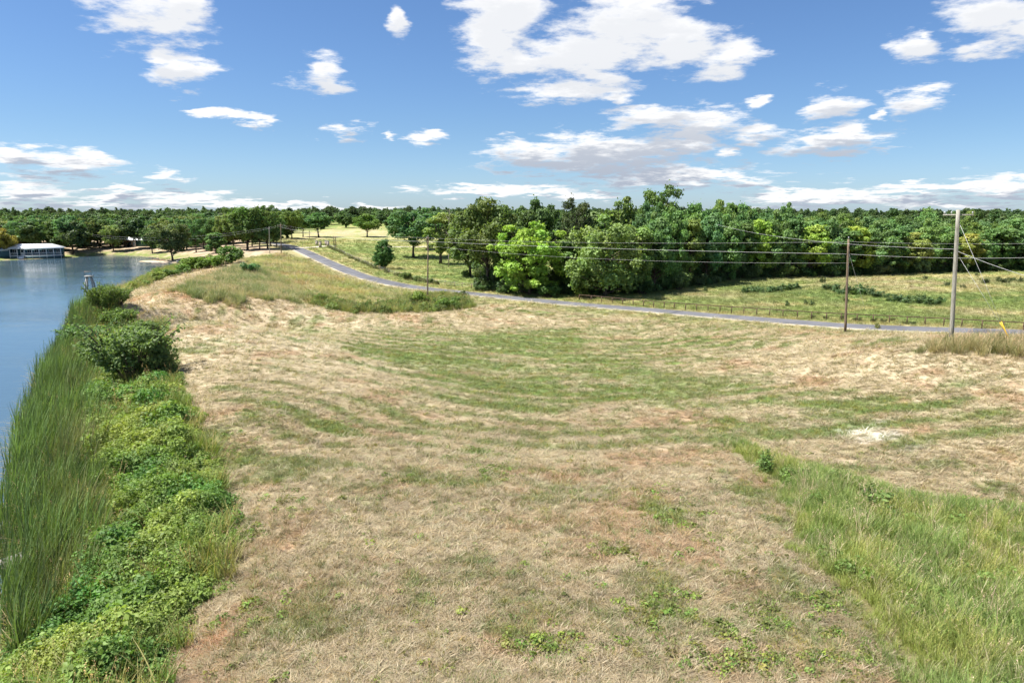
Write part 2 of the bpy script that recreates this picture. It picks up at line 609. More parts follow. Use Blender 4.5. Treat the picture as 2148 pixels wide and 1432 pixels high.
def mat_ground():
    m, T = mat_new('ground_soil_and_thatch')
    geo = T.n('ShaderNodeNewGeometry')
    P = geo.outputs['Position']
    a = T.n('ShaderNodeAttribute', attribute_name='col').outputs['Color']
    n1 = T.noise(P, 0.9, 6.0, 0.65)
    n2 = T.noise(P, 9.0, 4.0, 0.7)
    n3 = T.noise(P, 45.0, 3.0, 0.7)
    f = T.m('ADD', T.m('MULTIPLY', n1, 0.55), T.m('ADD', T.m('MULTIPLY', n2, 0.55), T.m('MULTIPLY', n3, 0.75)))
    k = T.n('ShaderNodeMapRange', {0: f, 1: 0.55, 2: 1.3, 3: 0.50, 4: 1.55}).outputs[0]
    c = T.mix(1.0, a, T.n('ShaderNodeCombineXYZ', {0: k, 1: k, 2: k}).outputs[0], 'MULTIPLY')
    b = T.n('ShaderNodeBsdfPrincipled', {'Base Color': c, 'Roughness': 0.95, 'Specular IOR Level': 0.1})
    bm = T.n('ShaderNodeBump', {'Strength': 0.8, 'Distance': 0.06, 'Height': f})
    T.t.links.new(bm.outputs[0], b.inputs['Normal'])
    finish(T, b.outputs[0])
    return m


def mat_road():
    m, T = mat_new('road_asphalt')
    tc = T.n('ShaderNodeTexCoord')
    P = tc.outputs['Object']
    uv = T.n('ShaderNodeAttribute', attribute_name='across').outputs['Fac']
    n1 = T.noise(P, 0.25, 5.0, 0.6)
    n2 = T.noise(P, 14.0, 4.0, 0.7)
    k = T.m('ADD', T.m('MULTIPLY', n1, 0.7), T.m('MULTIPLY', n2, 0.5))
    c = T.mix(T.smooth(k, 0.35, 0.85), (0.075, 0.078, 0.088, 1), (0.150, 0.150, 0.160, 1))
    # worn, gravelly edges and slightly paler wheel tracks
    e = T.m('ABSOLUTE', uv)
    edge = T.smooth(T.m('ADD', e, T.m('MULTIPLY', n2, 0.12)), 0.92, 1.05)
    c = T.mix(edge, c, (0.36, 0.32, 0.25, 1))
    trk = T.m('MULTIPLY', T.smooth(T.m('ABSOLUTE', T.m('SUBTRACT', e, 0.48)), 0.22, 0.02), 0.25)
    c = T.mix(trk, c, (0.18, 0.18, 0.19, 1))
    crack = T.smooth(T.noise(T.v('MULTIPLY', P, (1.0, 1.0, 1.0)), 0.11, 6.0, 0.75), 0.56, 0.60)
    c = T.mix(T.m('MULTIPLY', crack, 0.55), c, (0.045, 0.045, 0.05, 1))
    b = T.n('ShaderNodeBsdfPrincipled', {'Base Color': c, 'Roughness': 0.85, 'Specular IOR Level': 0.25})
    bm = T.n('ShaderNodeBump', {'Strength': 0.4, 'Distance': 0.01, 'Height': n2})
    T.t.links.new(bm.outputs[0], b.inputs['Normal'])
    finish(T, b.outputs[0])
    return m


def mat_water():
    m, T = mat_new('pond_water')
    P = T.n('ShaderNodeNewGeometry').outputs['Position']
    n1 = T.noise(T.v('MULTIPLY', P, (1.0, 1.6, 1)), 1.3, 4.0, 0.6)
    n2 = T.noise(T.v('MULTIPLY', P, (1.0, 2.0, 1)), 0.16, 2.0, 0.5)
    h = T.m('ADD', T.m('MULTIPLY', n1, 1.0), T.m('MULTIPLY', n2, 2.0))
    patch = T.smooth(T.noise(T.v('MULTIPLY', P, (0.5, 1.5, 1)), 0.035, 3.0, 0.5), 0.4, 0.62)
    bm = T.n('ShaderNodeBump', {'Strength': T.m('MULTIPLY_ADD', patch, 0.10, 0.07), 'Distance': 0.22, 'Height': h})
    b = T.n('ShaderNodeBsdfPrincipled', {'Base Color': (0.055, 0.095, 0.125, 1), 'Roughness': 0.07, 'IOR': 1.33, 'Specular IOR Level': 0.65, 'Normal': bm.outputs[0]})
    finish(T, b.outputs[0])
    return m


M_GROUND, M_ROAD, M_WATER = mat_ground(), mat_road(), mat_water()
M_GRAVEL = mat_plain('driveway_gravel', (0.55, 0.50, 0.42), 0.95, 0.12, 2.0)
M_POLE = mat_plain('weathered_pole_wood', (0.29, 0.28, 0.235), 0.9, 0.28, 4.0, bump=0.5, stretch=(5, 5, 0.5))
M_POLE_BROWN = mat_plain('brown_pole_wood', (0.17, 0.125, 0.085), 0.9, 0.28, 4.0, bump=0.5, stretch=(5, 5, 0.5))
M_WIRE = mat_plain('aluminium_cable', (0.52, 0.52, 0.53), 0.6, 0.05, 1.0)
M_PIPE = mat_plain('rusty_pipe', (0.085, 0.052, 0.034), 0.8, 0.35, 2.5)
M_YELLOW = mat_plain('yellow_plastic', (0.78, 0.46, 0.03), 0.5, 0.1, 2.0)
M_CERAMIC = mat_plain('grey_ceramic', (0.45, 0.46, 0.48), 0.35, 0.1, 2.0)
M_ROOF = mat_plain('pale_metal_roof', (0.72, 0.74, 0.75), 0.4, 0.08, 0.6, metal=0.1)
M_TEAL = mat_plain('dark_teal_siding', (0.035, 0.085, 0.105), 0.7, 0.15, 1.0)
M_WHITE = mat_plain('white_paint', (0.78, 0.78, 0.76), 0.55, 0.06, 2.0)
M_GLASS = mat_plain('dark_window_glass', (0.02, 0.03, 0.04), 0.08, 0.1, 1.0, spec=0.6)
M_GREEN = mat_plain('green_metal_siding', (0.045, 0.12, 0.10), 0.6, 0.15, 0.8)
M_TAN = mat_plain('tan_board', (0.38, 0.29, 0.22), 0.8, 0.15, 2.0)
M_CONC = mat_plain('old_concrete', (0.34, 0.33, 0.30), 0.9, 0.22, 3.0, bump=0.3)
M_STONE = mat_plain('stone', (0.36, 0.31, 0.26), 0.9, 0.3, 3.0, bump=0.5)
M_ROCK = mat_plain('pale_rock', (0.52, 0.47, 0.41), 0.9, 0.2, 2.0, bump=0.5)
M_STEEL = mat_plain('dull_galvanised_steel', (0.20, 0.19, 0.17), 0.7, 0.3, 4.0)
M_TWIG = mat_plain('dead_twig', (0.22, 0.14, 0.11), 0.9, 0.3, 5.0)

# ------------------------------------------------------------------ zones of the ground (all in world metres)
Z_VEG = poly_from([(200, 1600), (320, 1432), (385, 1340), (455, 1250), (500, 1160), (512, 1060), (450, 960), (425, 880), (378, 800), (350, 745), (330, 695), (285, 668), (243, 647)])
Z_VEG = np.vstack([[[-9, 2]], Z_VEG, [G(262, 615)[:2], G(330, 587)[:2], G(400, 564)[:2], G(470, 550)[:2], G(503, 536)[:2], G(470, 541)[:2]], SHORE[11::-1], [[-20, 0]]])
REED_IN = np.array([G(a, b)[:2] for a, b in [(40, 1400), (215, 1240), (235, 1100), (225, 1000), (215, 900), (195, 800), (185, 740), (200, 690), (215, 655), (238, 628)]])
Z_REED = np.vstack([REED_IN, SHORE[7:0:-1] + np.array([-0.7, -0.2])])
Z_TALL = poly_from([(1500, 935), (1560, 925), (1640, 958), (1720, 985), (1820, 1008), (1900, 1035), (2148, 1058), (2400, 1090), (2500, 1500), (2000, 1650), (1890, 1460), (1850, 1340), (1760, 1240), (1690, 1190), (1650, 1130), (1640, 1040), (1585, 985)])
Z_DITCH = poly_from([(660, 640), (700, 630), (760, 642), (850, 634), (900, 618), (985, 626), (985, 646), (900, 656), (780, 657), (690, 652)])
Z_DAM = poly_from([(385, 612), (420, 588), (500, 562), (560, 578), (615, 602), (640, 625), (600, 633), (530, 628), (520, 646), (450, 638), (400, 627)])
Z_SLOPE = poly_from([(505, 545), (600, 532), (640, 548), (700, 580), (780, 603), (880, 618), (840, 636), (700, 632), (640, 635), (560, 585)])
Z_POLE = poly_from([(1925, 742), (1960, 722), (2148, 722), (2260, 728), (2260, 748), (2148, 750), (2000, 748)])


class Blob:
    def __init__(self, px, py, rx, ry):
        self.c = G(px, py)[:2]
        a = G(px + rx, py)[:2] - G(px - rx, py)[:2]
        b = G(px, py - ry)[:2] - G(px, py + ry)[:2]
        self.a, self.b = max(np.linalg.norm(a) / 2, 0.3), max(np.linalg.norm(b) / 2, 0.3)
        self.ang = math.atan2(a[1], a[0])

    def __call__(self, x, y):
        dx, dy = x - self.c[0], y - self.c[1]
        k, s = math.cos(self.ang), math.sin(self.ang)
        u, v = (dx * k + dy * s) / self.a, (-dx * s + dy * k) / self.b
        return np.exp(-(u * u + v * v) * 0.9)


GREENS = [(Blob(*b), w) for *b, w in [
    (1150, 715, 250, 36, 0.85), (1000, 745, 190, 28, 0.68), (1250, 775, 220, 28, 0.68), (1500, 720, 220, 16, 0.5), (1000, 830, 160, 30, 0.6), (1350, 830, 180, 26, 0.55), (1600, 900, 160, 22, 0.55), (1850, 850, 200, 16, 0.5), (800, 740, 120, 20, 0.45), (980, 800, 130, 22, 0.5), (1080, 855, 60, 12, 0.9), (700, 895, 45, 14, 0.9), (760, 860, 120, 16, 0.55),
    (1480, 800, 190, 26, 0.65), (1700, 850, 170, 18, 0.55), (1980, 905, 190, 26, 0.6), (2080, 880, 90, 18, 0.4), (1030, 990, 45, 16, 0.75), (985, 945, 25, 7, 0.8),
    (1390, 1070, 55, 26, 0.95), (1560, 1040, 50, 60, 0.6), (1410, 1290, 80, 42, 0.75), (1660, 1340, 120, 60, 0.8), (1130, 1350, 70, 22, 0.45), (1160, 1205, 60, 12, 0.6), (1290, 1155, 50, 12, 0.6),
    (1500, 870, 70, 18, 0.6), (1390, 850, 60, 12, 0.5), (460, 900, 40, 60, 0.55), (500, 980, 30, 60, 0.4), (560, 830, 60, 16, 0.35), (1200, 905, 40, 6, 0.7), (870, 700, 120, 16, 0.4), (1500, 690, 300, 12, 0.5), (1250, 655, 200, 9, 0.75), (900, 760, 80, 16, 0.4),
    (2060, 820, 120, 20, 0.3), (650, 1000, 50, 16, 0.3), (640, 960, 30, 10, 0.4)]]
PALES = [(Blob(*b), w) for *b, w in [
    (560, 720, 130, 40, 0.8), (480, 680, 90, 30, 0.7), (700, 690, 80, 22, 0.5), (1900, 760, 200, 26, 0.4), (1680, 720, 160, 18, 0.35), (2080, 800, 130, 26, 0.35), (1550, 760, 100, 18, 0.3), (700, 985, 80, 26, 0.6),
    (830, 1110, 160, 40, 0.35), (1150, 950, 90, 18, 0.3), (900, 680, 140, 12, 0.4), (1350, 660, 100, 8, 0.2), (620, 660, 60, 14, 0.6)]]
REDS = [(Blob(*b), w) for *b, w in [
    (420, 1350, 60, 70, 0.9), (470, 1270, 40, 40, 0.7), (255, 655, 25, 16, 0.8), (360, 612, 60, 14, 0.6), (1095, 1030, 22, 6, 0.8), (560, 1250, 70, 60, 0.4), (1130, 1300, 40, 20, 0.35), (860, 870, 110, 14, 0.35),
    (1500, 950, 60, 14, 0.5), (1560, 1230, 60, 30, 0.4), (1100, 890, 90, 14, 0.4), (530, 950, 40, 60, 0.4), (1250, 830, 60, 12, 0.3), (1700, 800, 40, 8, 0.3), (600, 1100, 50, 60, 0.3)]]
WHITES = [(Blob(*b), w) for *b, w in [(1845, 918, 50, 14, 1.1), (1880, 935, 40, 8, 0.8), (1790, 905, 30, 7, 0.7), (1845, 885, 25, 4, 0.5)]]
GREYS = [(Blob(*b), w) for *b, w in [(610, 855, 60, 12, 0.5), (1150, 1410, 160, 24, 0.4), (560, 1380, 80, 40, 0.3), (1650, 1190, 50, 40, 0.4), (1000, 1080, 80, 16, 0.3)]]
DRYPAST = [(Blob(*b), w) for *b, w in [(1900, 588, 300, 14, 0.8), (2080, 655, 120, 10, 0.8), (1500, 618, 90, 8, 0.7), (1640, 640, 150, 8, 0.5), (1900, 606, 160, 6, 0.5), (760, 488, 160, 9, 0.95), (860, 505, 80, 8, 0.2), (760, 545, 50, 14, 0.6), (1000, 540, 60, 10, 0.4), (640, 500, 40, 12, 0.6)]]
GRNPAST = [(Blob(*b), w) for *b, w in [(1640, 610, 130, 9, 1.0), (1820, 628, 160, 9, 1.0), (2050, 625, 180, 10, 0.9), (1750, 612, 120, 8, 0.6), (760, 522, 70, 10, 0.5), (900, 575, 110, 14, 0.8), (820, 500, 120, 6, 0.4), (1000, 600, 60, 10, 0.6)]]
SHORE_DRY = [(Blob(*b), w) for *b, w in [(200, 526, 190, 6, 1.0), (320, 524, 120, 8, 1.0), (480, 528, 120, 8, 0.9), (590, 512, 40, 6, 0.6)]]
SPIT = Blob(350, 549, 70, 3)
MOW_C = G(1190, 640)[:2]


def bsum(L, x, y):
    s = np.zeros(np.shape(x))
    for b, w in L:
        s = s + w * b(x, y)
    return np.clip(s, 0, 1.15)


STRAW = np.array([0.405, 0.330, 0.215])
PALE = np.array([0.50, 0.43, 0.305])
BROWN = np.array([0.235, 0.175, 0.11])
RED = np.array([0.35, 0.185, 0.10])
GREEN = np.array([0.115, 0.165, 0.045])
LIME = np.array([0.185, 0.225, 0.068])
GOLD = np.array([0.315, 0.275, 0.12])
GREY = np.array([0.34, 0.295, 0.245])
WHITISH = np.array([0.66, 0.63, 0.58])  # near-white tone of the streaks at mid-right


def zones(x, y):
    """colour the ground itself has (dead thatch, green turf, bare soil, spit sand), the whitish streaks and the share of green"""
    x = np.asarray(x, float)
    y = np.asarray(y, float)
    dx, dy = x - MOW_C[0], y - MOW_C[1]
    rad = np.sqrt(dx * dx + (dy * 0.9) ** 2) + (fbm(x / 14, y / 14, 2, 31) - 0.5) * 7
    th = np.arctan2(dx, -dy)
    rows = fbm(rad / 1.5, th * 4.0, 3, 41)
    rows2 = fbm(rad / 0.5, th * 7.0, 2, 47)
    swath = 0.5 + 0.5 * np.sin(rad * 2 * math.pi / 2.7 + (fbm(th * 9, rad / 9, 2, 49) - 0.5) * 7)
    swath = swath * sstep(fbm(x / 6, y / 6, 2, 101), 0.30, 0.60) * (0.25 + 0.75 * sstep(y, 24, 45))
    big = fbm(x / 7, y / 7, 4, 51)
    mid = fbm(x / 1.6, y / 1.6, 4, 61)
    fin = fbm(x / 0.45, y / 0.45, 3, 71)

    def mix(c, t, w):
        w = np.clip(w, 0, 1)[..., None]
        return c * (1 - w) + t * w
    c = np.broadcast_to(STRAW, x.shape + (3,)).copy()
    c = mix(c, BROWN * 1.1, sstep(big * 0.3 + rows * 0.50 + mid * 0.30 + swath * 0.20, 0.53, 0.84) * 0.9)
    c = mix(c, PALE, (1 - swath) * sstep(rows, 0.42, 0.6) * 0.36 * sstep(y, 24, 45))
    c = mix(c, PALE, np.clip(bsum(PALES, x, y) * (0.35 + 0.9 * rows), 0, 1) + 0.28 * sstep(rows2 * 0.5 + fin * 0.5, 0.55, 0.75) * sstep(mid, 0.4, 0.6))
    c = mix(c, GREY, np.clip(bsum(GREYS, x, y) * sstep(mid, 0.35, 0.6), 0, 1))
    c = mix(c, RED, np.clip(bsum(REDS, x, y) * sstep(mid * 0.6 + fin * 0.4, 0.35, 0.6), 0, 1) + 0.45 * sstep(fbm(x / 3.1, y / 3.1, 3, 81), 0.58, 0.74))
    g = bsum(GREENS, x, y)
    g = np.clip(g, 0, 0.95)
    gw = np.clip(g * sstep(rows * 0.42 + mid * 0.28 + fin * 0.2 + swath * 0.32 + g * 0.32, 0.52, 0.94), 0, 1) * 0.95 + 0.55 * sstep(mid * 0.38 + big * 0.32 + rows * 0.30 + swath * 0.18, 0.56, 0.76)
    c = mix(c, GREEN * 1.15, gw)
    # beyond the road: pasture
    dr, arg = seg_dist(x, y, ROADC[:, :2], closed=False)
    i0 = np.clip(arg.astype(int), 0, len(ROADC) - 2)
    tx, ty = ROADC[i0 + 1, 0] - ROADC[i0, 0], ROADC[i0 + 1, 1] - ROADC[i0, 1]
    side = (tx * (y - ROADC[i0, 1]) - ty * (x - ROADC[i0, 0]))      # road runs from right to left: negative = far side
    lakeside = sdist(x, y, LAKE)
    beyond = (side < 0) & (y > 60)
    pst = mix(np.broadcast_to(LIME, x.shape + (3,)), GREEN * 1.2, sstep(big * 0.6 + mid * 0.5, 0.50, 0.70) * 0.75)
    pst = mix(pst, GOLD * 1.25, sstep(fbm(x / 9, y / 4, 3, 91), 0.50, 0.66) * 0.75)
    pst = mix(pst, GREEN * 1.1, bsum(GRNPAST, x, y) * sstep(mid, 0.3, 0.6))
    pst = mix(pst, STRAW * np.array([0.88, 0.88, 0.82]), bsum(DRYPAST, x, y) * sstep(mid * 0.5 + big * 0.5, 0.32, 0.58))
    wb = np.where(beyond, sstep(dr, 1.0, 3.0), 0.0)
    c = mix(c, pst, wb)
    # far bank of the pond
    farbank = (x < -45) & (y > 205) & (~beyond)
    fb = np.where(farbank, 1.0, 0.0)
    fbc = mix(np.broadcast_to(np.array([0.40, 0.305, 0.215]), x.shape + (3,)), np.array([0.24, 0.19, 0.12]), sstep(mid, 0.45, 0.65))
    c = mix(c, fbc, fb)
    shoreg = np.where(lakeside < 14, 1 - sstep(lakeside, 5, 14), 0) * np.where((y > 205) & (x < -40), 1, 0)
    c = mix(c, GREEN * np.array([1.25, 1.15, 1.0]), shoreg * sstep(mid, 0.2, 0.5) * 0.85)
    c = mix(c, np.array([0.55, 0.44, 0.32]), SPIT(x, y) * 1.2 * np.where(lakeside < 6, 1, 0))
    # dam slope and verges
    ds = sdist(x, y, Z_SLOPE)
    w = 1 - sstep(ds, -1, 4)
    sl = mix(np.broadcast_to(GOLD * np.array([0.9, 1.0, 0.95]), x.shape + (3,)), GREEN * 1.35, sstep(big * 0.5 + mid * 0.5, 0.42, 0.58) * 0.85)
    sl = mix(sl, RED * 1.1, sstep(fbm(x / 6, y / 6, 3, 95), 0.60, 0.72) * 0.4)
    sl = mix(sl, STRAW, sstep(fbm(x / 4, y / 4, 3, 97), 0.55, 0.7) * 0.5)
    c = mix(c, sl, w * 0.9)
    verge = sstep(dr, 2.4, 3.2) * (1 - sstep(dr, 6, 11)) * np.where(y > 60, 1, 0)
    c = mix(c, mix(np.broadcast_to(LIME * 0.95, x.shape + (3,)), GOLD, sstep(mid, 0.42, 0.6)), verge * np.where(beyond, 0.85, 0.7) * sstep(mid * 0.4 + fin * 0.2 + 0.4, 0.4, 0.7))
    sh = (1 - sstep(dr, 2.5, 3.3)) * np.where(y > 60, 1, 0)
    c = mix(c, np.array([0.42, 0.36, 0.26]), sh * 0.85)
    # under the thick growth the soil is brown
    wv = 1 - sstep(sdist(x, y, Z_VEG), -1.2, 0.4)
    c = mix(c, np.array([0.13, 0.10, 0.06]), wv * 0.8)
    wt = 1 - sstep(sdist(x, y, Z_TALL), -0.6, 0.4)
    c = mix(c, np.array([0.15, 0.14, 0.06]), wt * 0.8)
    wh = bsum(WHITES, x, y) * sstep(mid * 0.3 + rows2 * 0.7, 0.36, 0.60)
    c = mix(c, WHITISH, wh)
    c = np.where((lakeside < 0.2)[..., None], np.array([0.16, 0.12, 0.08]), c)
    return c, gw, wb, dr, lakeside


def build_ground():
    r = np.concatenate([np.geomspace(2.0, 420, 560), np.geomspace(440, 9000, 40)])
    a = np.concatenate([np.linspace(-50, 50, 561), np.linspace(50, 310, 90)[1:-1]])
    a = np.radians(a)
    rr, aa = np.meshgrid(r, a, indexing='ij')
    x, y = (rr * np.sin(aa)), (rr * np.cos(aa) - 4.0)
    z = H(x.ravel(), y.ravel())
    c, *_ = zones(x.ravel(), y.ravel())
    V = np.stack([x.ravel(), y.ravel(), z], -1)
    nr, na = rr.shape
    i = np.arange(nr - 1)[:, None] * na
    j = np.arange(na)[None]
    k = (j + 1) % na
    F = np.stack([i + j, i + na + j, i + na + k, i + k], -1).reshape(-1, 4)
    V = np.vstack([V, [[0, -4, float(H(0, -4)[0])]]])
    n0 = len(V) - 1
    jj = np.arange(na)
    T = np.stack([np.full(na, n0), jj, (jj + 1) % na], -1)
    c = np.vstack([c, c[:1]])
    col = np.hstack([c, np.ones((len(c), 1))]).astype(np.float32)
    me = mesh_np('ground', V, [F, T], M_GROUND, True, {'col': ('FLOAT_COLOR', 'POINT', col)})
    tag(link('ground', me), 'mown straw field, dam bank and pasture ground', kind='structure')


build_ground()


def ribbon(name, C, half, lift, mat, thick=0.25):
    C = np.asarray(C)
    d = np.gradient(C[:, :2], axis=0)
    d /= np.linalg.norm(d, axis=1)[:, None]
    nrm = np.stack([-d[:, 1], d[:, 0]], -1)
    off = np.array([-1.04, -0.98, -0.5, 0, 0.5, 0.98, 1.04])
    dz = np.array([-thick, 0, 0.03, 0.05, 0.03, 0, -thick])
    n, k = len(C), len(off)
    wob = (fbm(np.arange(n) / 3.0, np.zeros(n), 3, 3) - 0.5) * 0.12
    V = np.zeros((n, k, 3))
    for q in range(k):
        V[:, q, :2] = C[:, :2] + nrm * (half * off[q] * (1 + wob[:, None]))
        V[:, q, 2] = C[:, 2] + lift + dz[q]
    i = np.arange(n - 1)[:, None] * k
    j = np.arange(k - 1)[None]
    F = np.stack([i + j, i + j + 1, i + k + j + 1, i + k + j], -1).reshape(-1, 4)
    ac = np.tile(off, n).astype(np.float32)
    me = mesh_np(name, V.reshape(-1, 3), F, mat, True, {'across': ('FLOAT', 'POINT', ac)})
    return tag(link(name, me), kind='structure')


o = ribbon('road', smooth_path(ROAD, 12), 2.35, 0.02, M_ROAD)
o['label'] = 'narrow grey asphalt road curving past the field'
for nm, pts, hw in (('driveway', [(618, 520.5), (640, 520), (655, 519), (680, 517), (700, 516)], 1.8), ('farm_track', [(790, 519), (840, 518), (900, 517.5), (960, 519), (1010, 521)], 1.4)):
    C = smooth_path([G(*p) for p in pts], 8)
    C[:, 2] = H(C[:, 0], C[:, 1])
    o = ribbon(nm, C, hw, 0.14, M_GRAVEL, 0.4)
    o['label'] = 'pale gravel drive leading off the road' if nm == 'driveway' else 'pale farm track beyond the oaks'

# water: one sheet over the pond, its rim lost under the banks
wp = np.vstack([LAKE])
cen = wp.mean(0)
nrm_out = []
from mathutils.geometry import tessellate_polygon
for i in range(len(wp)):
    a, b, c = wp[i - 1], wp[i], wp[(i + 1) % len(wp)]
    d1 = (b - a) / (np.linalg.norm(b - a) + 1e-9)
    d2 = (c - b) / (np.linalg.norm(c - b) + 1e-9)
    t = d1 + d2
    t /= np.linalg.norm(t) + 1e-9
    nrm_out.append([t[1], -t[0]])
nrm_out = np.array(nrm_out)
test = wp + nrm_out * 0.5
sgn = -1 if inside(test[:, 0], test[:, 1], wp).mean() > 0.5 else 1
wq = wp + sgn * nrm_out * 0.5
tri = tessellate_polygon([[Vector((p[0], p[1], 0)) for p in wq]])
me = mesh_np('pond_water', np.hstack([wq, np.zeros((len(wq), 1))]), np.array(tri), M_WATER)
me.update()
if me.polygons[0].normal.z < 0:
    me.flip_normals()
tag(link('pond_water', me), 'blue rippled pond', kind='structure')

# ------------------------------------------------------------------ leaves, tufts, trees


def leaf_quads(C, N, size, rng, ratio=0.6, droop=0.0):
    """a bent pair of triangles at each centre C, facing roughly N"""
    n = len(C)
    N = N + rng.normal(0, 0.55, (n, 3))
    N /= np.linalg.norm(N, axis=1)[:, None] + 1e-9
    t = rng.normal(0, 1, (n, 3))
    t[:, 2] -= droop
    t -= N * (t * N).sum(1)[:, None]
    t /= np.linalg.norm(t, axis=1)[:, None] + 1e-9
    b = np.cross(N, t)
    s = size * rng.uniform(0.7, 1.3, n)
    s = s[:, None]
    fold = N * s * 0.16
    V = np.stack([C - t * s * 0.5, C + b * s * ratio * 0.5 + fold, C + t * s * 0.5, C - b * s * ratio * 0.5 + fold], 1).reshape(-1, 3)
    i = np.arange(n)[:, None] * 4
    F = np.concatenate([i + np.array([[0, 1, 2]]), i + np.array([[0, 2, 3]])], 0)
    return V, F


def blades(rng, n, h, w, spread, lean, segs=3, flop=0.3, wind=(0, 0), hv=0.3, root=0.05, lay=None, wv=0.0):
    """n tapering grass blades from a tuft centre"""
    a = rng.uniform(0, 2 * math.pi, n)
    if lay is not None:
        a = rng.normal(0, lay, n) + math.pi * rng.integers(0, 2, n)
    w = w * np.exp(rng.normal(0, 1, n) * wv)[:, None]
    d = np.stack([np.cos(a), np.sin(a), np.zeros(n)], -1)
    L = h * rng.uniform(1 - hv, 1 + hv, n)
    el = np.radians(rng.uniform(*lean, n))
    base = d * rng.uniform(0, 1, n)[:, None] * root + np.stack([rng.normal(0, spread, n), rng.normal(0, spread, n), np.zeros(n)], -1)
    dirv = d * np.cos(el)[:, None] + np.array([0, 0, 1]) * np.sin(el)[:, None]
    side = np.stack([-np.sin(a), np.cos(a), np.zeros(n)], -1)
    tw = rng.uniform(-1, 1, n)[:, None]
    side = side * np.cos(tw) + d * np.sin(tw)
    V = []
    f = rng.uniform(0.3, 1.0, n) * flop
    for k in range(segs + 1):
        t = k / segs
        P = base + dirv * (L * t)[:, None]
        P = P + d * (L * f * t * t * 0.8)[:, None] - np.array([0, 0, 1]) * (L * f * t * t * 0.55)[:, None]
        P[:, 0] += wind[0] * L * t * t
        P[:, 1] += wind[1] * L * t * t
        P[:, 2] = np.maximum(P[:, 2], 0.012)
        ww = w * (1 - 0.85 * t ** 1.5) * 0.5
        V.append(P - side * ww)
        V.append(P + side * ww)
    V = np.stack(V, 1)
    m = 2 * (segs + 1)
    i = np.arange(n)[:, None] * m
    F = np.concatenate([i + np.array([[2 * k, 2 * k + 1, 2 * k + 3, 2 * k + 2]]) for k in range(segs)], 0)
    return V.reshape(-1, 3), F, m


def vcol(base, n, rng, k, var=0.22):
    c = np.asarray(base)[None] * (1 + rng.uniform(-var, var, (n, 1))) * (1 + rng.uniform(-0.06, 0.06, (n, 3)))
    c = np.repeat(np.clip(c, 0, 1), k, 0)
    return np.hstack([c, np.ones((len(c), 1))]).astype(np.float32)


PROTO = {}


def proto_collection(name, meshes):
    c = bpy.data.collections.new(name + '_sources')
    for i, me in enumerate(meshes):
        o = bpy.data.objects.new('%s_source_%02d' % (name, i), me)
        c.objects.link(o)
    PROTO[name] = c
    return c


def scatter(name, proto, P, rot, scl, idx, tint, label, cat=None):
    """one uncountable mass: points that each carry a small plant"""
    n = len(P)
    tint = np.hstack([np.clip(tint, 0, 2), np.ones((n, 1))]).astype(np.float32)
    scl = np.asarray(scl, np.float32)
    if scl.ndim == 1:
        scl = np.repeat(scl[:, None], 3, 1)
    me = mesh_np(name, P, [], None, False, {
        'rot': ('FLOAT_VECTOR', 'POINT', np.asarray(rot, np.float32)), 'scl': ('FLOAT_VECTOR', 'POINT', scl),
        'idx': ('INT', 'POINT', np.asarray(idx, np.int32)), 'tint': ('FLOAT_COLOR', 'POINT', tint)})
    o = link(name, me)
    g = bpy.data.node_groups.new(name + '_scatter', 'GeometryNodeTree')
    g.interface.new_socket('Geometry', in_out='INPUT', socket_type='NodeSocketGeometry')
    g.interface.new_socket('Geometry', in_out='OUTPUT', socket_type='NodeSocketGeometry')
    T = NT(g)
    gi, go = T.n('NodeGroupInput'), T.n('NodeGroupOutput')
    ci = T.n('GeometryNodeCollectionInfo', {'Collection': PROTO[proto], 'Separate Children': True, 'Reset Children': True})

    def na(nm, typ):
        return T.n('GeometryNodeInputNamedAttribute', {'Name': nm}, data_type=typ).outputs['Attribute']
    ip = T.n('GeometryNodeInstanceOnPoints', {'Points': gi.outputs[0], 'Instance': ci.outputs[0], 'Pick Instance': True,
                                              'Instance Index': na('idx', 'INT'), 'Rotation': na('rot', 'FLOAT_VECTOR'), 'Scale': na('scl', 'FLOAT_VECTOR')})
    g.links.new(ip.outputs[0], go.inputs[0])
    o.modifiers.new('scatter', 'NODES').node_group = g
    tag(o, label, cat, kind='stuff')
    return o


def rot_z(n, tilt=0.0):
    r = np.zeros((n, 3))
    r[:, 2] = RNG.uniform(0, 2 * math.pi, n)
    if tilt:
        r[:, 0] = RNG.normal(0, tilt, n)
        r[:, 1] = RNG.normal(0, tilt, n)
    return r


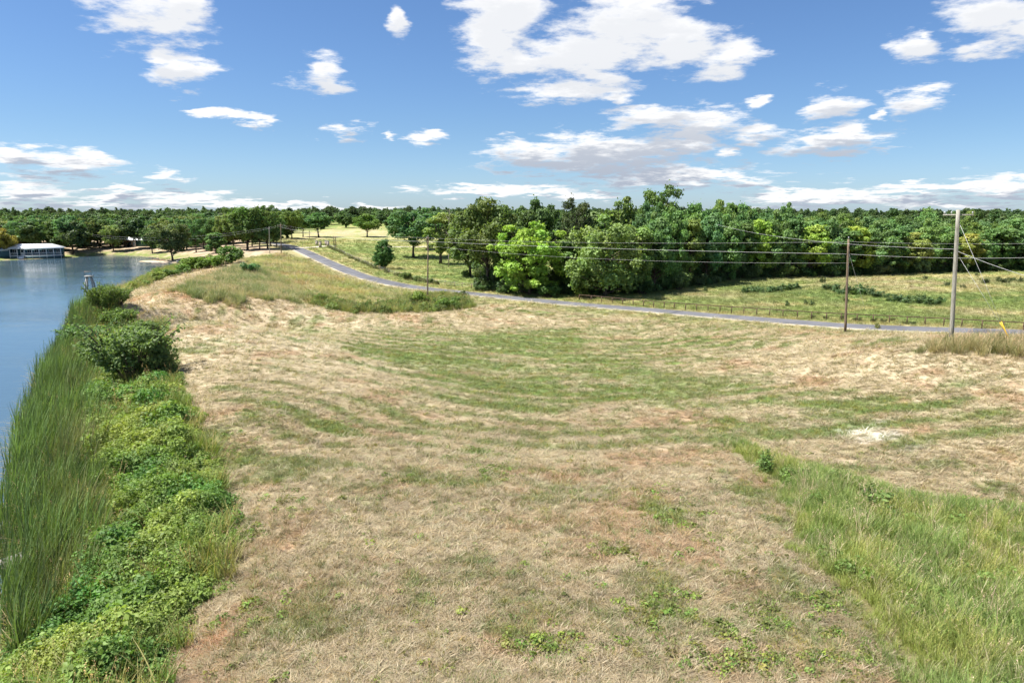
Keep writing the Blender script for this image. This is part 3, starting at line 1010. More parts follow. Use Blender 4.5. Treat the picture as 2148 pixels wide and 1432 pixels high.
def make_sources():
    rng = np.random.default_rng(3)
    # dry mown tufts
    L = []
    for k in range(8):
        V, F, m = blades(rng, 16, 0.30, 0.022, 0.07, (2, 30 if k < 6 else 62), 2, 0.25, lay=0.6, wv=0.3)
        L.append(mesh_np('straw', V, F, M_BLADE_I, False, {'col': ('FLOAT_COLOR', 'POINT', vcol((1, 1, 1), 16, rng, m, 0.4))}))
    proto_collection('straw', L)
    # short turf
    L = []
    for k in range(6):
        V, F, m = blades(rng, 26, 0.17, 0.014, 0.09, (25, 85), 2, 0.4)
        L.append(mesh_np('turf', V, F, M_BLADE_I, False, {'col': ('FLOAT_COLOR', 'POINT', vcol((1, 1, 1), 26, rng, m, 0.3))}))
    proto_collection('turf', L)
    # tall meadow grass
    L = []
    for k in range(7):
        V, F, m = blades(rng, 28, 0.95, 0.022, 0.12, (62, 89), 4, 0.42, wind=(0.08, 0.03), wv=0.3)
        c = vcol((1, 1, 1), 28, rng, m, 0.35)
        Vs, Fs, cs, n0 = [V], [F], [c], len(V)
        if k % 2 == 0:                                  # ripe seed stalks
            V2, F2, m2 = blades(rng, 3, 1.25, 0.012, 0.10, (74, 89), 4, 0.25, wind=(0.08, 0.03))
            tips = V2.reshape(3, m2, 3)[:, -2:].mean(1)
            C3 = np.repeat(tips, 9, 0) + rng.normal(0, 1, (27, 3)) * np.array([0.02, 0.02, 0.07]) - np.array([0, 0, 0.05])
            V3, F3 = leaf_quads(C3, rng.normal(0, 1, (27, 3)), 0.035, rng, 0.5)
            c2 = np.tile(np.array([[1.9, 1.45, 1.9, 1]], np.float32), (len(V2) + len(V3), 1))
            Vs += [V2, V3]
            Fs += [F2 + n0, F3 + n0 + len(V2)]
            cs.append(c2)
        L.append(mesh_np('meadow', np.vstack(Vs), Fs, M_BLADE_I, False, {'col': ('FLOAT_COLOR', 'POINT', np.vstack(cs))}))
    proto_collection('meadow', L)
    # reeds: stiff upright blades, some brown and bent
    L = []
    for k in range(8):
        V, F, m = blades(rng, 13, 2.35, 0.050, 0.17, (74, 89), 5, 0.18, wind=(0.14, 0.06), wv=0.35)
        c = vcol((1, 1, 1), 13, rng, m, 0.5)
        V2, F2, m2 = blades(rng, 4, 1.75, 0.038, 0.18, (45, 82), 5, 0.9)
        c2 = vcol((2.4, 1.35, 1.9), 4, rng, m2, 0.2)
        c2[:, :3] = np.array([2.3, 1.25, 1.8]) * rng.uniform(0.7, 1.1, (len(c2), 1))
        L.append(mesh_np('reed', np.vstack([V, V2]), [F, F2 + len(V)], M_BLADE_I, False, {'col': ('FLOAT_COLOR', 'POINT', np.vstack([c, c2]))}))
    proto_collection('reed', L)
    # leafy clumps (vines, brambles)
    for nm, n, size, sq in (('vine', 130, 0.125, 0.7), ('weed', 46, 0.075, 0.55), ('scrub', 90, 0.24, 0.9)):
        L = []
        for k in range(7):
            d = rng.normal(0, 1, (n, 3))
            d /= np.linalg.norm(d, axis=1)[:, None]
            rad = rng.uniform(0.45, 1.0, n) ** 0.6
            rr = 0.5 if nm != 'weed' else 0.2
            if nm == 'scrub':
                rr = 0.6
            C = d * (rad * rr)[:, None]
            C[:, 2] = C[:, 2] * sq + rr * 0.35 * sq
            N = d * 0.6 + np.array([0, 0, 0.7])
            V, F = leaf_quads(C, N, size * np.exp(np.clip(rng.normal(0, 0.25, n), -0.6, 0.45)) * (0.80 + 0.07 * k), rng, 0.5 + 0.04 * k)
            L.append(mesh_np(nm, V, F, M_LEAF_I, False, {'col': ('FLOAT_COLOR', 'POINT', vcol((1, 1, 1), n, rng, 4, 0.4))}))
        proto_collection(nm, L)


make_sources()


def lerp3(a, b, t):
    return a + (b - a) * t


class TreeProto:
    def __init__(self, seed, h=10.0, cr=3.4, cb=0.28, nl=34, leaves=8200, lsize=0.36, lobe=(0.22, 0.36), flat=0.72, top=1.0, droop=0.0, cone=0.0, bark=None, squash=1.0, trunk_r=0.19, sparse=0.06, ragged=0.28):
        rng = np.random.default_rng(seed)
        self.h = h
        self.cr = cr
        z0, z1 = h * cb, h
        zc, hz = (z0 + z1) / 2, (z1 - z0) / 2
        # lobes in and on the crown's body
        L = []
        tries = 0
        while len(L) < nl and tries < 6000:
            tries += 1
            d = rng.normal(0, 1, 3)
            d /= np.linalg.norm(d)
            stray = len(L) > nl * (1 - ragged)
            rr = rng.uniform(0.86, 1.06) if stray else rng.uniform(0.42, 0.86)
            p = np.array([d[0] * cr * rr, d[1] * cr * rr, zc + d[2] * hz * rr])
            zz = (p[2] - z0) / (z1 - z0)
            prof = 1.0 - cone * zz
            p[:2] *= prof
            r = cr * rng.uniform(*lobe) * (1 - 0.35 * cone * zz) * (0.55 if stray else 1.0)
            if p[2] < 0.3 * r:
                continue
            if any(np.linalg.norm((p - q)[:3]) < 0.62 * (r + s) * 0.9 for q, s in L) and tries < 3000:
                continue
            L.append((p, r))
        self.lobes = L
        mb = MB()
        lean = rng.normal(0, 0.04, 2) * h
        tz = h * (cb + (1 - cb) * 0.72)
        ts = np.linspace(0, 1, 8)
        TP = np.stack([lean[0] * ts ** 2 + 0.08 * np.sin(ts * 7 + seed), lean[1] * ts ** 2 + 0.08 * np.cos(ts * 6 + seed), tz * ts - 0.35 * (ts == 0)], -1)
        TR = trunk_r * h / 10 * (1 - 0.8 * ts) * (1 + 0.5 * np.exp(-ts * 14))
        mb.tube(TP, TR, 8)
        for p, r in L:
            zz = np.clip((p[2] - r * 0.6) / tz * 0.62, cb * 0.75, 0.95)
            a = np.array([np.interp(zz, ts, TP[:, q]) for q in range(3)])
            ra = np.interp(zz, ts, TR) * 0.5
            midp = (a + p) / 2 + np.array([0, 0, -0.10 * np.linalg.norm(p - a)]) + rng.normal(0, 0.1, 3)
            tt = np.linspace(0, 1, 5)[:, None]
            B = (1 - tt) ** 2 * a + 2 * tt * (1 - tt) * midp + tt ** 2 * p
            mb.tube(B, np.linspace(max(ra, 0.05), 0.02, 5), 4, cap=False)
            for q in range(2):
                e = p + rng.normal(0, 1, 3) * r * 0.6
                mb.tube(np.stack([p, (p + e) / 2 + rng.normal(0, 0.05, 3), e]), [0.025, 0.018, 0.008], 3, cap=False)
        self.trunk = mb.mesh('trunk', bark or M_BARK, True)
        vol = np.array([r ** 2 for _, r in L])
        cnt = np.maximum((vol / vol.sum() * leaves * (1 - sparse)).astype(int), 20)
        Cs, Ns, cols = [], [], []
        for (p, r), n in zip(L, cnt):
            d = rng.normal(0, 1, (n, 3))
            d /= np.linalg.norm(d, axis=1)[:, None]
            d[:, 2] = np.where((d[:, 2] < -0.3) & (rng.uniform(0, 1, n) < 0.45), -d[:, 2], d[:, 2])
            bump = 1 + 0.28 * np.sin(d[:, 0] * 5 + p[0]) * np.sin(d[:, 1] * 5 + p[1] * 2) + 0.15 * np.sin(d[:, 2] * 9 + p[2])
            rad = rng.uniform(0.25, 1.0, n) ** 0.38 * r * bump
            C = p + d * rad[:, None] * np.array([1, 1, flat])
            if droop:
                C[:, 2] -= droop * np.abs(rng.normal(0, 1, n)) * r * 0.6
            Cs.append(C)
            Ns.append(d + np.array([0, 0, 0.35]))
            hue = rng.uniform(0.82, 1.18)
            yel = rng.uniform(0.9, 1.12)
            cc = np.array([hue * yel, hue, hue * 0.95])[None] * (1 + rng.uniform(-0.22, 0.22, (n, 1)))
            cols.append(cc)
        n = int(leaves * sparse)
        q = rng.integers(0, len(L), n)
        C = np.array([L[i][0] for i in q]) + rng.normal(0, 1, (n, 3)) * np.array([L[i][1] for i in q])[:, None] * 0.48
        Cs.append(C)
        Ns.append(rng.normal(0, 1, (n, 3)) + np.array([0, 0, 0.5]))
        cols.append(np.ones((n, 3)) * (1 + rng.uniform(-0.25, 0.25, (n, 1))))
        C, N, cc = np.vstack(Cs), np.vstack(Ns), np.vstack(cols)
        V, F = leaf_quads(C, N, lsize, rng, 0.68, droop)
        cc = np.repeat(cc, 4, 0)
        self.colattr = np.hstack([cc, np.ones((len(cc), 1))]).astype(np.float32)
        self.V, self.F = V, F
        self.crown = mesh_np('crown', V, F, M_LEAF, False, {'col': ('FLOAT_COLOR', 'POINT', self.colattr)})


TP = {
    'oak_a': TreeProto(21, 10, 4.0, 0.26, 36, 9000, 0.37),
    'oak_b': TreeProto(22, 10, 3.6, 0.30, 34, 8500, 0.36),
    'oak_c': TreeProto(23, 10, 4.4, 0.30, 38, 9500, 0.38, lobe=(0.18, 0.32)),
    'grove_a': TreeProto(24, 10, 4.0, 0.15, 44, 10000, 0.36, lobe=(0.18, 0.34)),
    'grove_b': TreeProto(25, 10, 3.5, 0.13, 42, 9500, 0.36, lobe=(0.18, 0.34)),
    'grove_c': TreeProto(26, 10, 4.3, 0.18, 46, 10500, 0.37, lobe=(0.16, 0.32)),
    'edge_a': TreeProto(31, 10, 3.2, 0.04, 44, 10500, 0.38, lobe=(0.22, 0.4)),
    'edge_b': TreeProto(32, 10, 3.5, 0.03, 46, 11000, 0.38, lobe=(0.2, 0.36)),
    'edge_c': TreeProto(33, 10, 2.9, 0.06, 42, 10000, 0.36, lobe=(0.2, 0.4), cone=0.25),
    'open_a': TreeProto(41, 10, 3.3, 0.42, 36, 4200, 0.28, lobe=(0.13, 0.24), sparse=0.16, trunk_r=0.17, ragged=0.0),
    'open_b': TreeProto(42, 10, 3.0, 0.40, 32, 4600, 0.30, lobe=(0.14, 0.27), sparse=0.14, trunk_r=0.16, ragged=0.0),
    'weep': TreeProto(51, 10, 4.6, 0.05, 52, 13000, 0.36, lobe=(0.15, 0.28), droop=0.75),
    'broad': TreeProto(52, 10, 4.9, 0.05, 56, 13500, 0.37, lobe=(0.16, 0.28)),
    'cone': TreeProto(61, 10, 3.9, 0.05, 48, 10000, 0.34, lobe=(0.16, 0.28), cone=0.62),
    'evergreen': TreeProto(63, 10, 4.4, 0.0, 90, 12000, 0.34, lobe=(0.14, 0.28), cone=0.62, flat=0.8),
    'slim': TreeProto(62, 10, 2.0, 0.14, 30, 5200, 0.32, lobe=(0.26, 0.44)),
}
DARK, MID, OLIVE, LIMEC, YEL = (0.062, 0.113, 0.045), (0.087, 0.144, 0.052), (0.115, 0.150, 0.052), (0.122, 0.200, 0.038), (0.150, 0.138, 0.030)
LEAF_GAIN = 2.15


def jitter(c, k=0.15):
    v = 1 + random.uniform(-k, k)
    v *= LEAF_GAIN
    return (c[0] * v * random.uniform(0.93, 1.07), c[1] * v, c[2] * v * random.uniform(0.9, 1.1), 1.0)


def tree(kind, base, height, tint, label, group=None, width=None, name='oak_tree', rz=None, cat='tree'):
    """height in metres; width = crown width in metres (optional)"""
    p = TP[kind]
    k = height / p.h
    kx = k if width is None else width / (2 * p.cr * 0.98)
    o = empty(name, base, random.uniform(0, 6.28) if rz is None else rz, (kx, kx, k))
    t = link('trunk', p.trunk, o)
    c = link('crown', p.crown, o)
    c.color = tint if len(tint) == 4 else tuple(tint) + (1.0,)
    tag(o, label, cat, group)
    return o


def tree_px(kind, px, py, top, tint, label, group=None, w=None, **kw):
    b = G(px, py)
    h = up_at(b, top)
    dist = math.hypot(b[0], b[1])
    width = None if w is None else w / FPX * (b[1] / math.cos(PITCH)) * 1.0
    return tree(kind, b, h * 1.03, jitter(tint, 0.05), label, group, width, **kw)


ORD = ['first', 'second', 'third', 'fourth', 'fifth', 'sixth', 'seventh', 'eighth', 'ninth', 'tenth', 'eleventh', 'twelfth', 'thirteenth', 'fourteenth', 'fifteenth', 'sixteenth', 'seventeenth', 'eighteenth', 'nineteenth', 'twentieth',
       'twenty-first', 'twenty-second', 'twenty-third', 'twenty-fourth', 'twenty-fifth', 'twenty-sixth', 'twenty-seventh', 'twenty-eighth', 'twenty-ninth', 'thirtieth', 'thirty-first', 'thirty-second', 'thirty-third', 'thirty-fourth', 'thirty-fifth', 'thirty-sixth', 'thirty-seventh', 'thirty-eighth', 'thirty-ninth', 'fortieth']

# --- trees that stand out
tree_px('oak_c', 868, 541, 436, DARK, 'spreading dark oak on a short trunk in the meadow beyond the road', w=112)
tree_px('oak_b', 897, 524, 452, DARK, 'smaller dark oak behind the spreading meadow oak', w=70)
tree_px('slim', 925, 554, 440, OLIVE, 'slender tree between the spreading meadow oak and the thicket', w=62, name='slender_tree')
tree_px('oak_a', 1022, 606, 428, (0.065, 0.095, 0.032), 'tall dark tree leaning over the meadow, at the thicket edge', w=130)
tree_px('broad', 1112, 618, 468, LIMEC, 'bright lime green bushy tree at the roadside thicket', w=165, name='lime_green_tree')
tree_px('weep', 1270, 622, 452, (0.108, 0.142, 0.046), 'big olive green drooping elm at the roadside', w=178, name='elm_tree')
tree_px('evergreen', 806, 564, 499, (0.046, 0.092, 0.030), 'small cone-shaped dense dark evergreen alone in the meadow', w=58, name='evergreen_tree')
tree_px('oak_a', 770, 497, 451, (0.075, 0.125, 0.030), 'round bright oak alone on the dry hilltop field', w=56)
tree_px('oak_b', 668, 498, 446, DARK, 'dark round oak to the right of the road crest', w=58)
tree_px('oak_c', 612, 501, 439, (0.085, 0.120, 0.036), 'lighter green oak just right of where the road vanishes', w=54)
tree_px('oak_b', 636, 497, 446, MID, 'oak squeezed between two others at the road crest', w=36)
tree_px('grove_c', 362, 547, 466, (0.062, 0.082, 0.034), 'dull green oak on the sandy spit of the pond', w=84)
tree_px('edge_c', 453, 531, 485, (0.075, 0.130, 0.042), 'small rounded light green tree near the dam end', w=48)
tree_px('grove_b', 320, 531, 474, (0.050, 0.085, 0.034), 'small dark tree on the shore left of the spit oak', w=38)
tree_px('oak_a', 10, 541, 482, YEL, 'yellowing tree over the left end of the lake house', w=46, name='yellow_tree')
tree_px('oak_b', 153, 533, 452, DARK, 'dark oak just right of the lake house', w=66)
tree_px('grove_c', 238, 527, 470, OLIVE, 'pale olive oak just left of the metal-roofed barn', w=44)
tree_px('grove_c', 520, 524, 431, (0.058, 0.098, 0.030), 'tall full oak above the left end of the dam', w=88)
tree_px('grove_a', 562, 521, 434, (0.064, 0.105, 0.032), 'broad oak shading the road beside the two crest poles', w=62)
tree_px('open_a', 1205, 600, 415, (0.040, 0.058, 0.028), 'open airy crown standing clear above the elm and lime trees', w=74)
tree_px('open_b', 1020, 585, 414, (0.045, 0.068, 0.030), 'airy dark treetop rising above the leaning tree', w=66)
tree_px('oak_b', 1124, 596, 419, (0.052, 0.082, 0.030), 'rounded treetop behind the lime green tree', w=92)
tree_px('open_a', 1382, 592, 388, (0.060, 0.100, 0.030), 'tallest airy tree rising above the whole thicket', w=104)
tree_px('edge_b', 1300, 594, 420, (0.068, 0.105, 0.032), 'dense tree behind the elm, reaching above it', w=90)
tree_px('edge_c', 1062, 598, 440, (0.068, 0.105, 0.030), 'dark green tree wedged between leaning tree and lime tree', w=70)
tree_px('edge_a', 1195, 614, 500, (0.075, 0.115, 0.034), 'low dense tree filling the gap between lime tree and elm', w=80)
tree_px('edge_b', 1080, 606, 470, (0.060, 0.095, 0.032), 'dark low tree behind the left side of the lime tree', w=90)
tree_px('edge_c', 1340, 616, 470, (0.085, 0.130, 0.036), 'green tree at the right shoulder of the elm', w=70)
tree_px('edge_a', 1230, 596, 440, (0.060, 0.095, 0.034), 'dark tree directly behind the elm', w=100)
tree_px('edge_a', 985, 580, 438, (0.075, 0.105, 0.034), 'dull green tree left of the leaning tree, over the meadow', w=86)

# --- woodland behind the pasture: rows from the pasture edge backwards
EDGE_PX = [(1372, 612, 438), (1408, 604, 430), (1445, 600, 436), (1480, 597, 432), (1520, 588, 428), (1556, 583, 432), (1590, 582, 440), (1624, 582, 434), (1660, 581, 440), (1696, 580, 446), (1730, 579, 452), (1765, 578, 448),
           (1800, 577, 462), (1836, 576, 448), (1872, 574, 456), (1908, 573, 460), (1944, 571, 454), (1980, 570, 460), (2016, 569, 462), (2052, 568, 456), (2090, 567, 462), (2128, 566, 460), (2166, 566, 462), (2210, 566, 458)]
SPECIAL = {6: LIMEC, 9: (0.135, 0.19, 0.04), 12: (0.14, 0.19, 0.035), 15: (0.120, 0.150, 0.045), 18: (0.135, 0.150, 0.040), 2: (0.095, 0.145, 0.042)}
for i, (px, py, top) in enumerate(EDGE_PX):
    k = ['edge_a', 'edge_b', 'edge_c'][i % 3]
    tint = SPECIAL.get(i, [DARK, MID, (0.060, 0.108, 0.036)][i % 3])
    tone = 'yellow-green' if i in SPECIAL else ('dark green' if i % 3 == 0 else 'green')
    tree_px(k, px, py, top + random.uniform(6, 26), tint, '%s tree at the pasture edge of the wood, %s from the left' % (tone, ORD[i]), 'front trees of the wood behind the pasture', w=random.uniform(62, 82), name='woodland_tree')
for row in range(1, 4):
    n = 0
    for i, (px, py, top) in enumerate(EDGE_PX):
        qx = px + random.uniform(-16, 16) - row * 6
        b = G(qx, py)
        b = b * 1.0
        L = math.hypot(b[0], b[1])
        dd = row * 6.5 + random.uniform(-1.5, 1.5)
        b[0] += b[0] / L * dd
        b[1] += b[1] / L * dd
        b[2] = float(H(b[0], b[1])[0])
        h = up_at(b, top + (random.uniform(-8, 14) if random.random() < 0.75 else random.uniform(-22, -8)) + (3 - row) * 2 + (4 if px > 1780 else 0))
        kind = random.choice(['edge_a', 'edge_b', 'edge_c', 'oak_a', 'oak_b', 'open_b'])
        tree(kind, b, h, jitter(random.choice([DARK, MID, (0.060, 0.108, 0.036), (0.085, 0.125, 0.036)]), 0.12),
             '%s tree from the left in %s row of the wood behind the pasture' % (ORD[n], ORD[row]), 'inner trees of the wood behind the pasture', random.uniform(6.0, 8.5), name='woodland_tree')
        n += 1
# --- oaks round the pond: a grove with bare ground below
n = 0
for i, (px, py, top, w) in enumerate(sorted([(-40, 528, 462, 60), (45, 526, 462, 54), (80, 522, 456, 56), (112, 524, 458, 52), (185, 522, 460, 46), (208, 520, 458, 50), (232, 518, 456, 46), (256, 510, 462, 40), (316, 518, 466, 36), (338, 521, 460, 46),
                                    (372, 527, 462, 44), (392, 524, 455, 46), (412, 529, 462, 42), (428, 522, 452, 48), (474, 526, 455, 44), (490, 520, 440, 52), (545, 523, 446, 44), (580, 519, 448, 40), (400, 518, 450, 50), (350, 514, 452, 50)])):
    tree_px(random.choice(['grove_a', 'grove_b', 'grove_c']), px, py, top, random.choice([DARK, MID, (0.060, 0.092, 0.032), (0.085, 0.110, 0.036)]),
            '%s oak from the left along the front of the grove beyond the pond' % ORD[n], 'grove oaks beyond the pond', w=w)
    n += 1
for row in range(1, 4):
    n = 0
    for k in range(17):
        qx = -60 + k * 39 + random.uniform(-12, 12)
        b = G(qx, 520)
        L = math.hypot(b[0], b[1])
        dd = row * 13 + random.uniform(-4, 4)
        b[0] += b[0] / L * dd
        b[1] += b[1] / L * dd
        b[2] = float(H(b[0], b[1])[0])
        top = np.interp(qx, [-60, 60, 120, 300, 430, 520, 600], [462, 455, 458, 458, 450, 440, 448]) + random.uniform(-4, 8)
        if qx > 575 or (row < 3 and 256 < qx < 308):
            continue
        tree(random.choice(['grove_a', 'grove_b', 'grove_c', 'edge_a']), b, up_at(b, top), jitter(random.choice([DARK, MID, (0.060, 0.092, 0.032), (0.085, 0.110, 0.036)]), 0.12),
             '%s oak from the left in %s row back of the grove beyond the pond' % (ORD[n], ORD[row]), 'inner grove oaks beyond the pond', random.uniform(8, 11.5))
        n += 1

# --- the far wood, one mass
far_me = []
for kd in ('oak_a', 'oak_b', 'edge_a', 'edge_b'):
    p = TP[kd]
    sel = np.random.default_rng(1).permutation(len(p.V) // 4)[:2600]
    vi = (sel[:, None] * 4 + np.arange(4)).ravel()
    V = p.V[vi].reshape(-1, 4, 3)
    cen = V.mean(1, keepdims=True)
    V = (cen + (V - cen) * 1.9).reshape(-1, 3)
    i = np.arange(len(sel))[:, None] * 4
    F = np.concatenate([i + np.array([[0, 1, 2]]), i + np.array([[0, 2, 3]])], 0)
    far_me.append(mesh_np('far_tree', V, F, M_LEAF_I, False, {'col': ('FLOAT_COLOR', 'POINT', p.colattr[vi])}))
proto_collection('fartree', far_me)
P = []
for k in range(1500):
    a = R(random.uniform(-52, 52))
    d = random.uniform(1.0, 1.75)
    px = CX + FPX * math.tan(a)
    d0 = np.interp(px, [-900, 0, 600, 640, 700, 830, 900, 1000, 1300, 1500, 2148, 3000], [300, 300, 330, 420, 520, 520, 420, 330, 250, 215, 225, 260])
    P.append((math.sin(a) * d0 * d, math.cos(a) * d0 * d))
for k in range(1300):
    a = R(random.uniform(-56, 56))
    d = random.uniform(620, 1150)
    P.append((math.sin(a) * d, math.cos(a) * d))
P = np.array(P)
z = H(P[:, 0], P[:, 1])
rs = np.random.default_rng(5)
tints = np.array([DARK, MID, (0.065, 0.10, 0.04)])[rs.integers(0, 3, len(P))] * rs.uniform(1.0, 1.6, (len(P), 1))
scatter('far_woodland', 'fartree', np.column_stack([P, z - 0.3]), rot_z(len(P)), np.column_stack([rs.uniform(1.0, 1.5, len(P)), rs.uniform(1.0, 1.5, len(P)), rs.uniform(0.9, 1.25, len(P)) * np.where(np.hypot(P[:, 0], P[:, 1]) > 620, 1.30, 1.0)]), rs.integers(0, 4, len(P)), tints,
        'distant tree line along the horizon', 'woodland')

# ------------------------------------------------------------------ bushes


class BushProto:
    def __init__(self, seed, n=1300, size=0.13, h=1.0, r=0.7, nl=14, upright=0.0, lob=(0.25, 0.42), shoots=0):
        rng = np.random.default_rng(seed)
        mb = MB()
        Cs, Ns, cols = [], [], []
        for q in range(nl):
            a = rng.uniform(0, 6.28)
            rr = r * math.sqrt(rng.uniform(0, 1)) * 0.75
            hh = h * rng.uniform(0.35, 0.92) * (1 - 0.35 * (rr / r) ** 2)
            p = np.array([math.cos(a) * rr, math.sin(a) * rr, hh])
            mb.tube(np.stack([[p[0] * 0.15, p[1] * 0.15, -0.05], p * np.array([0.6, 0.6, 0.55]), p, p * 1.05 + np.array([0, 0, 0.12 * h])]), [0.018 * h + 0.004, 0.013 * h, 0.008 * h, 0.003], 4, cap=False)
            m = n // nl
            d = rng.normal(0, 1, (m, 3))
            d /= np.linalg.norm(d, axis=1)[:, None]
            lr = r * rng.uniform(*lob)
            C = p + d * (rng.uniform(0.2, 1, m) ** 0.5 * lr)[:, None] * np.array([1, 1, 1 + upright])
            C[:, 2] = np.maximum(C[:, 2], 0.03)
            Cs.append(C)
            Ns.append(d + np.array([0, 0, 0.4]))
            cols.append(np.ones((m, 3)) * rng.uniform(0.8, 1.2) * (1 + rng.uniform(-0.3, 0.3, (m, 1))))
        for q in range(shoots):
            a = rng.uniform(0, 6.28)
            e = np.array([math.cos(a) * r * 1.1, math.sin(a) * r * 1.1, h * rng.uniform(0.75, 1.15)]) * rng.uniform(0.75, 1.1)
            e[2] = max(e[2], h * 0.7)
            p = e * np.array([0.45, 0.45, 0.5])
            tt = np.linspace(0, 1, 14)[:, None]
            B = p * (1 - tt) + e * tt + np.array([0, 0, 0.12 * h]) * (tt * (1 - tt)) * 2
            mb.tube(B[::3], np.linspace(0.012, 0.004, len(B[::3])), 4, cap=False)
            C = np.repeat(B[4:], 3, 0) + rng.normal(0, 0.025, (30, 3))
            Cs.append(C)
            Ns.append(rng.normal(0, 1, (30, 3)))
            cols.append(np.ones((30, 3)) * rng.uniform(0.85, 1.25))
        C, N, cc = np.vstack(Cs), np.vstack(Ns), np.vstack(cols)
        V, F = leaf_quads(C, N, size, rng, 0.6)
        cc = np.repeat(cc, 4, 0)
        self.stems = mb.mesh('stems', M_BARK, True)
        self.foliage = mesh_np('foliage', V, F, M_LEAF, False, {'col': ('FLOAT_COLOR', 'POINT', np.hstack([cc, np.ones((len(cc), 1))]).astype(np.float32))})
        self.h, self.r = h, r


class ShootBush(BushProto):
    """upright stems with leaves set along them"""
    def __init__(self, seed, stems=11, per=42, size=0.16, h=1.0, r=0.45):
        rng = np.random.default_rng(seed)
        mb = MB()
        Cs, Ns, cols = [], [], []
        for q in range(stems):
            a = rng.uniform(0, 6.28)
            rr = r * math.sqrt(rng.uniform(0, 1))
            top = h * rng.uniform(0.45, 1.05) * (1 - 0.3 * rr / r)
            e = np.array([math.cos(a) * rr * 1.1, math.sin(a) * rr * 1.1, top])
            b = np.array([e[0] * 0.4, e[1] * 0.4, -0.05])
            tt = np.linspace(0, 1, 5)[:, None]
            B = b * (1 - tt) + e * tt + rng.normal(0, 0.02, (5, 3))
            mb.tube(B, np.linspace(0.014, 0.004, 5), 4, cap=False)
            u = rng.uniform(0.15, 1.05, per)
            C = b + (e - b) * u[:, None] + rng.normal(0, 1, (per, 3)) * (0.13 * (1.15 - 0.7 * u))[:, None] * r / 0.45
            C[:, 2] = np.maximum(C[:, 2], 0.03)
            Cs.append(C)
            Ns.append(rng.normal(0, 1, (per, 3)) + np.array([0, 0, 0.6]))
            cols.append(np.ones((per, 3)) * rng.uniform(0.75, 1.3) * (1 + rng.uniform(-0.3, 0.3, (per, 1))))
        C, N, cc = np.vstack(Cs), np.vstack(Ns), np.repeat(np.vstack(cols), 4, 0)
        V, F = leaf_quads(C, N, size, rng, 0.55)
        self.stems = mb.mesh('stems', M_BARK, True)
        self.foliage = mesh_np('foliage', V, F, M_LEAF, False, {'col': ('FLOAT_COLOR', 'POINT', np.hstack([cc, np.ones((len(cc), 1))]).astype(np.float32))})
        self.h, self.r = h, r


BP = {'up_c': ShootBush(83), 'up_d': ShootBush(84, 8, 40, 0.17, 1.0, 0.36), 'up_e': ShootBush(85, 14, 40, 0.15, 1.0, 0.6), 'round_a': BushProto(71), 'round_b': BushProto(72, n=1200), 'up_a': ShootBush(81), 'up_b': ShootBush(82, 9, 38, 0.17, 1.0, 0.38),
      'near': BushProto(75, n=5200, size=0.062, nl=40, lob=(0.14, 0.30), shoots=26), 'plant': ShootBush(86, 13, 46, 0.095, 1.0, 0.34)}


def bush(kind, base, h, w, tint, label, group=None, name='bush', cat='bush'):
    p = BP[kind]
    o = empty(name, base, random.uniform(0, 6.28), (w / (2 * p.r), w / (2 * p.r), h / p.h / 1.12))
    link('stems', p.stems, o)
    c = link('foliage', p.foliage, o)
    q_ = jitter(tint, 0.08)
    c.color = tuple(v_ * 0.68 for v_ in q_[:3]) + (1.0,)
    return tag(o, label, cat, group)


def bush_px(kind, px, py, hpx, wpx, tint, label, group=None, **kw):
    b = G(px, py)
    m = b[1] / FPX * 1.02
    return bush(kind, b, hpx * m, wpx * m, tint, label, group, **kw)


bush_px('near', 280, 800, 135, 185, (0.112, 0.155, 0.050), 'big twiggy olive green bush on the dam bank', name='shrub')
bush_px('near', 215, 655, 62, 70, (0.088, 0.135, 0.036), 'dense green bush by the water, right of the small stand', name='shrub')
bush_px('near', 185, 735, 60, 110, (0.085, 0.150, 0.045), 'low leafy bush among the reeds, below the small stand', name='shrub')
for px_, py_, h_, w_, c_, lab_ in (
        (330, 790, 60, 90, (0.115, 0.160, 0.050), 'low shrub at the right foot of the big twiggy bush'), (225, 775, 75, 110, (0.120, 0.180, 0.050), 'leafy shrub between the reeds and the big twiggy bush'),
        (300, 725, 62, 95, (0.100, 0.150, 0.046), 'shrub just behind the big twiggy bush'), (250, 690, 48, 80, (0.125, 0.185, 0.050), 'bright shrub on the bank, above the big twiggy bush'),
        (250, 640, 40, 56, (0.120, 0.170, 0.044), 'small shrub at the bend of the bank beside the dam track'), (275, 850, 50, 120, (0.110, 0.175, 0.048), 'low spreading shrub below the big twiggy bush')):
    bush_px('near', px_, py_, h_, w_, c_, lab_, name='shrub')
for i_, (px_, py_, h_, w_, c_) in enumerate([(272, 612, 22, 34, (0.16, 0.19, 0.05)), (300, 602, 18, 34, (0.10, 0.16, 0.04)), (332, 589, 20, 40, (0.13, 0.18, 0.045)), (362, 580, 18, 36, (0.09, 0.15, 0.036)), (386, 573, 20, 36, (0.10, 0.16, 0.04)), (456, 556, 26, 40, (0.14, 0.19, 0.04)), (496, 546, 24, 34, (0.075, 0.13, 0.034))]):
    bush_px('round_b' if i_ % 2 else 'round_a', px_, py_, h_, w_, c_, '%s small shrub from the left along the far bank of the dam' % ORD[i_], 'small shrubs on the far dam bank', name='shrub')
bush_px('round_a', 484, 552, 38, 58, (0.075, 0.135, 0.036), 'dark green round bush where the dam meets the grove', name='shrub')
bush_px('round_b', 440, 562, 30, 60, (0.100, 0.170, 0.036), 'bright green bush left of the bush at the dam end', name='shrub')
bush_px('round_a', 408, 566, 28, 56, (0.125, 0.180, 0.036), 'yellowish green bush on the pond bank below the spit oak', name='shrub')
bush_px('round_b', 526, 575, 28, 42, (0.070, 0.140, 0.050), 'blue-green bush alone on the dam slope', name='shrub')
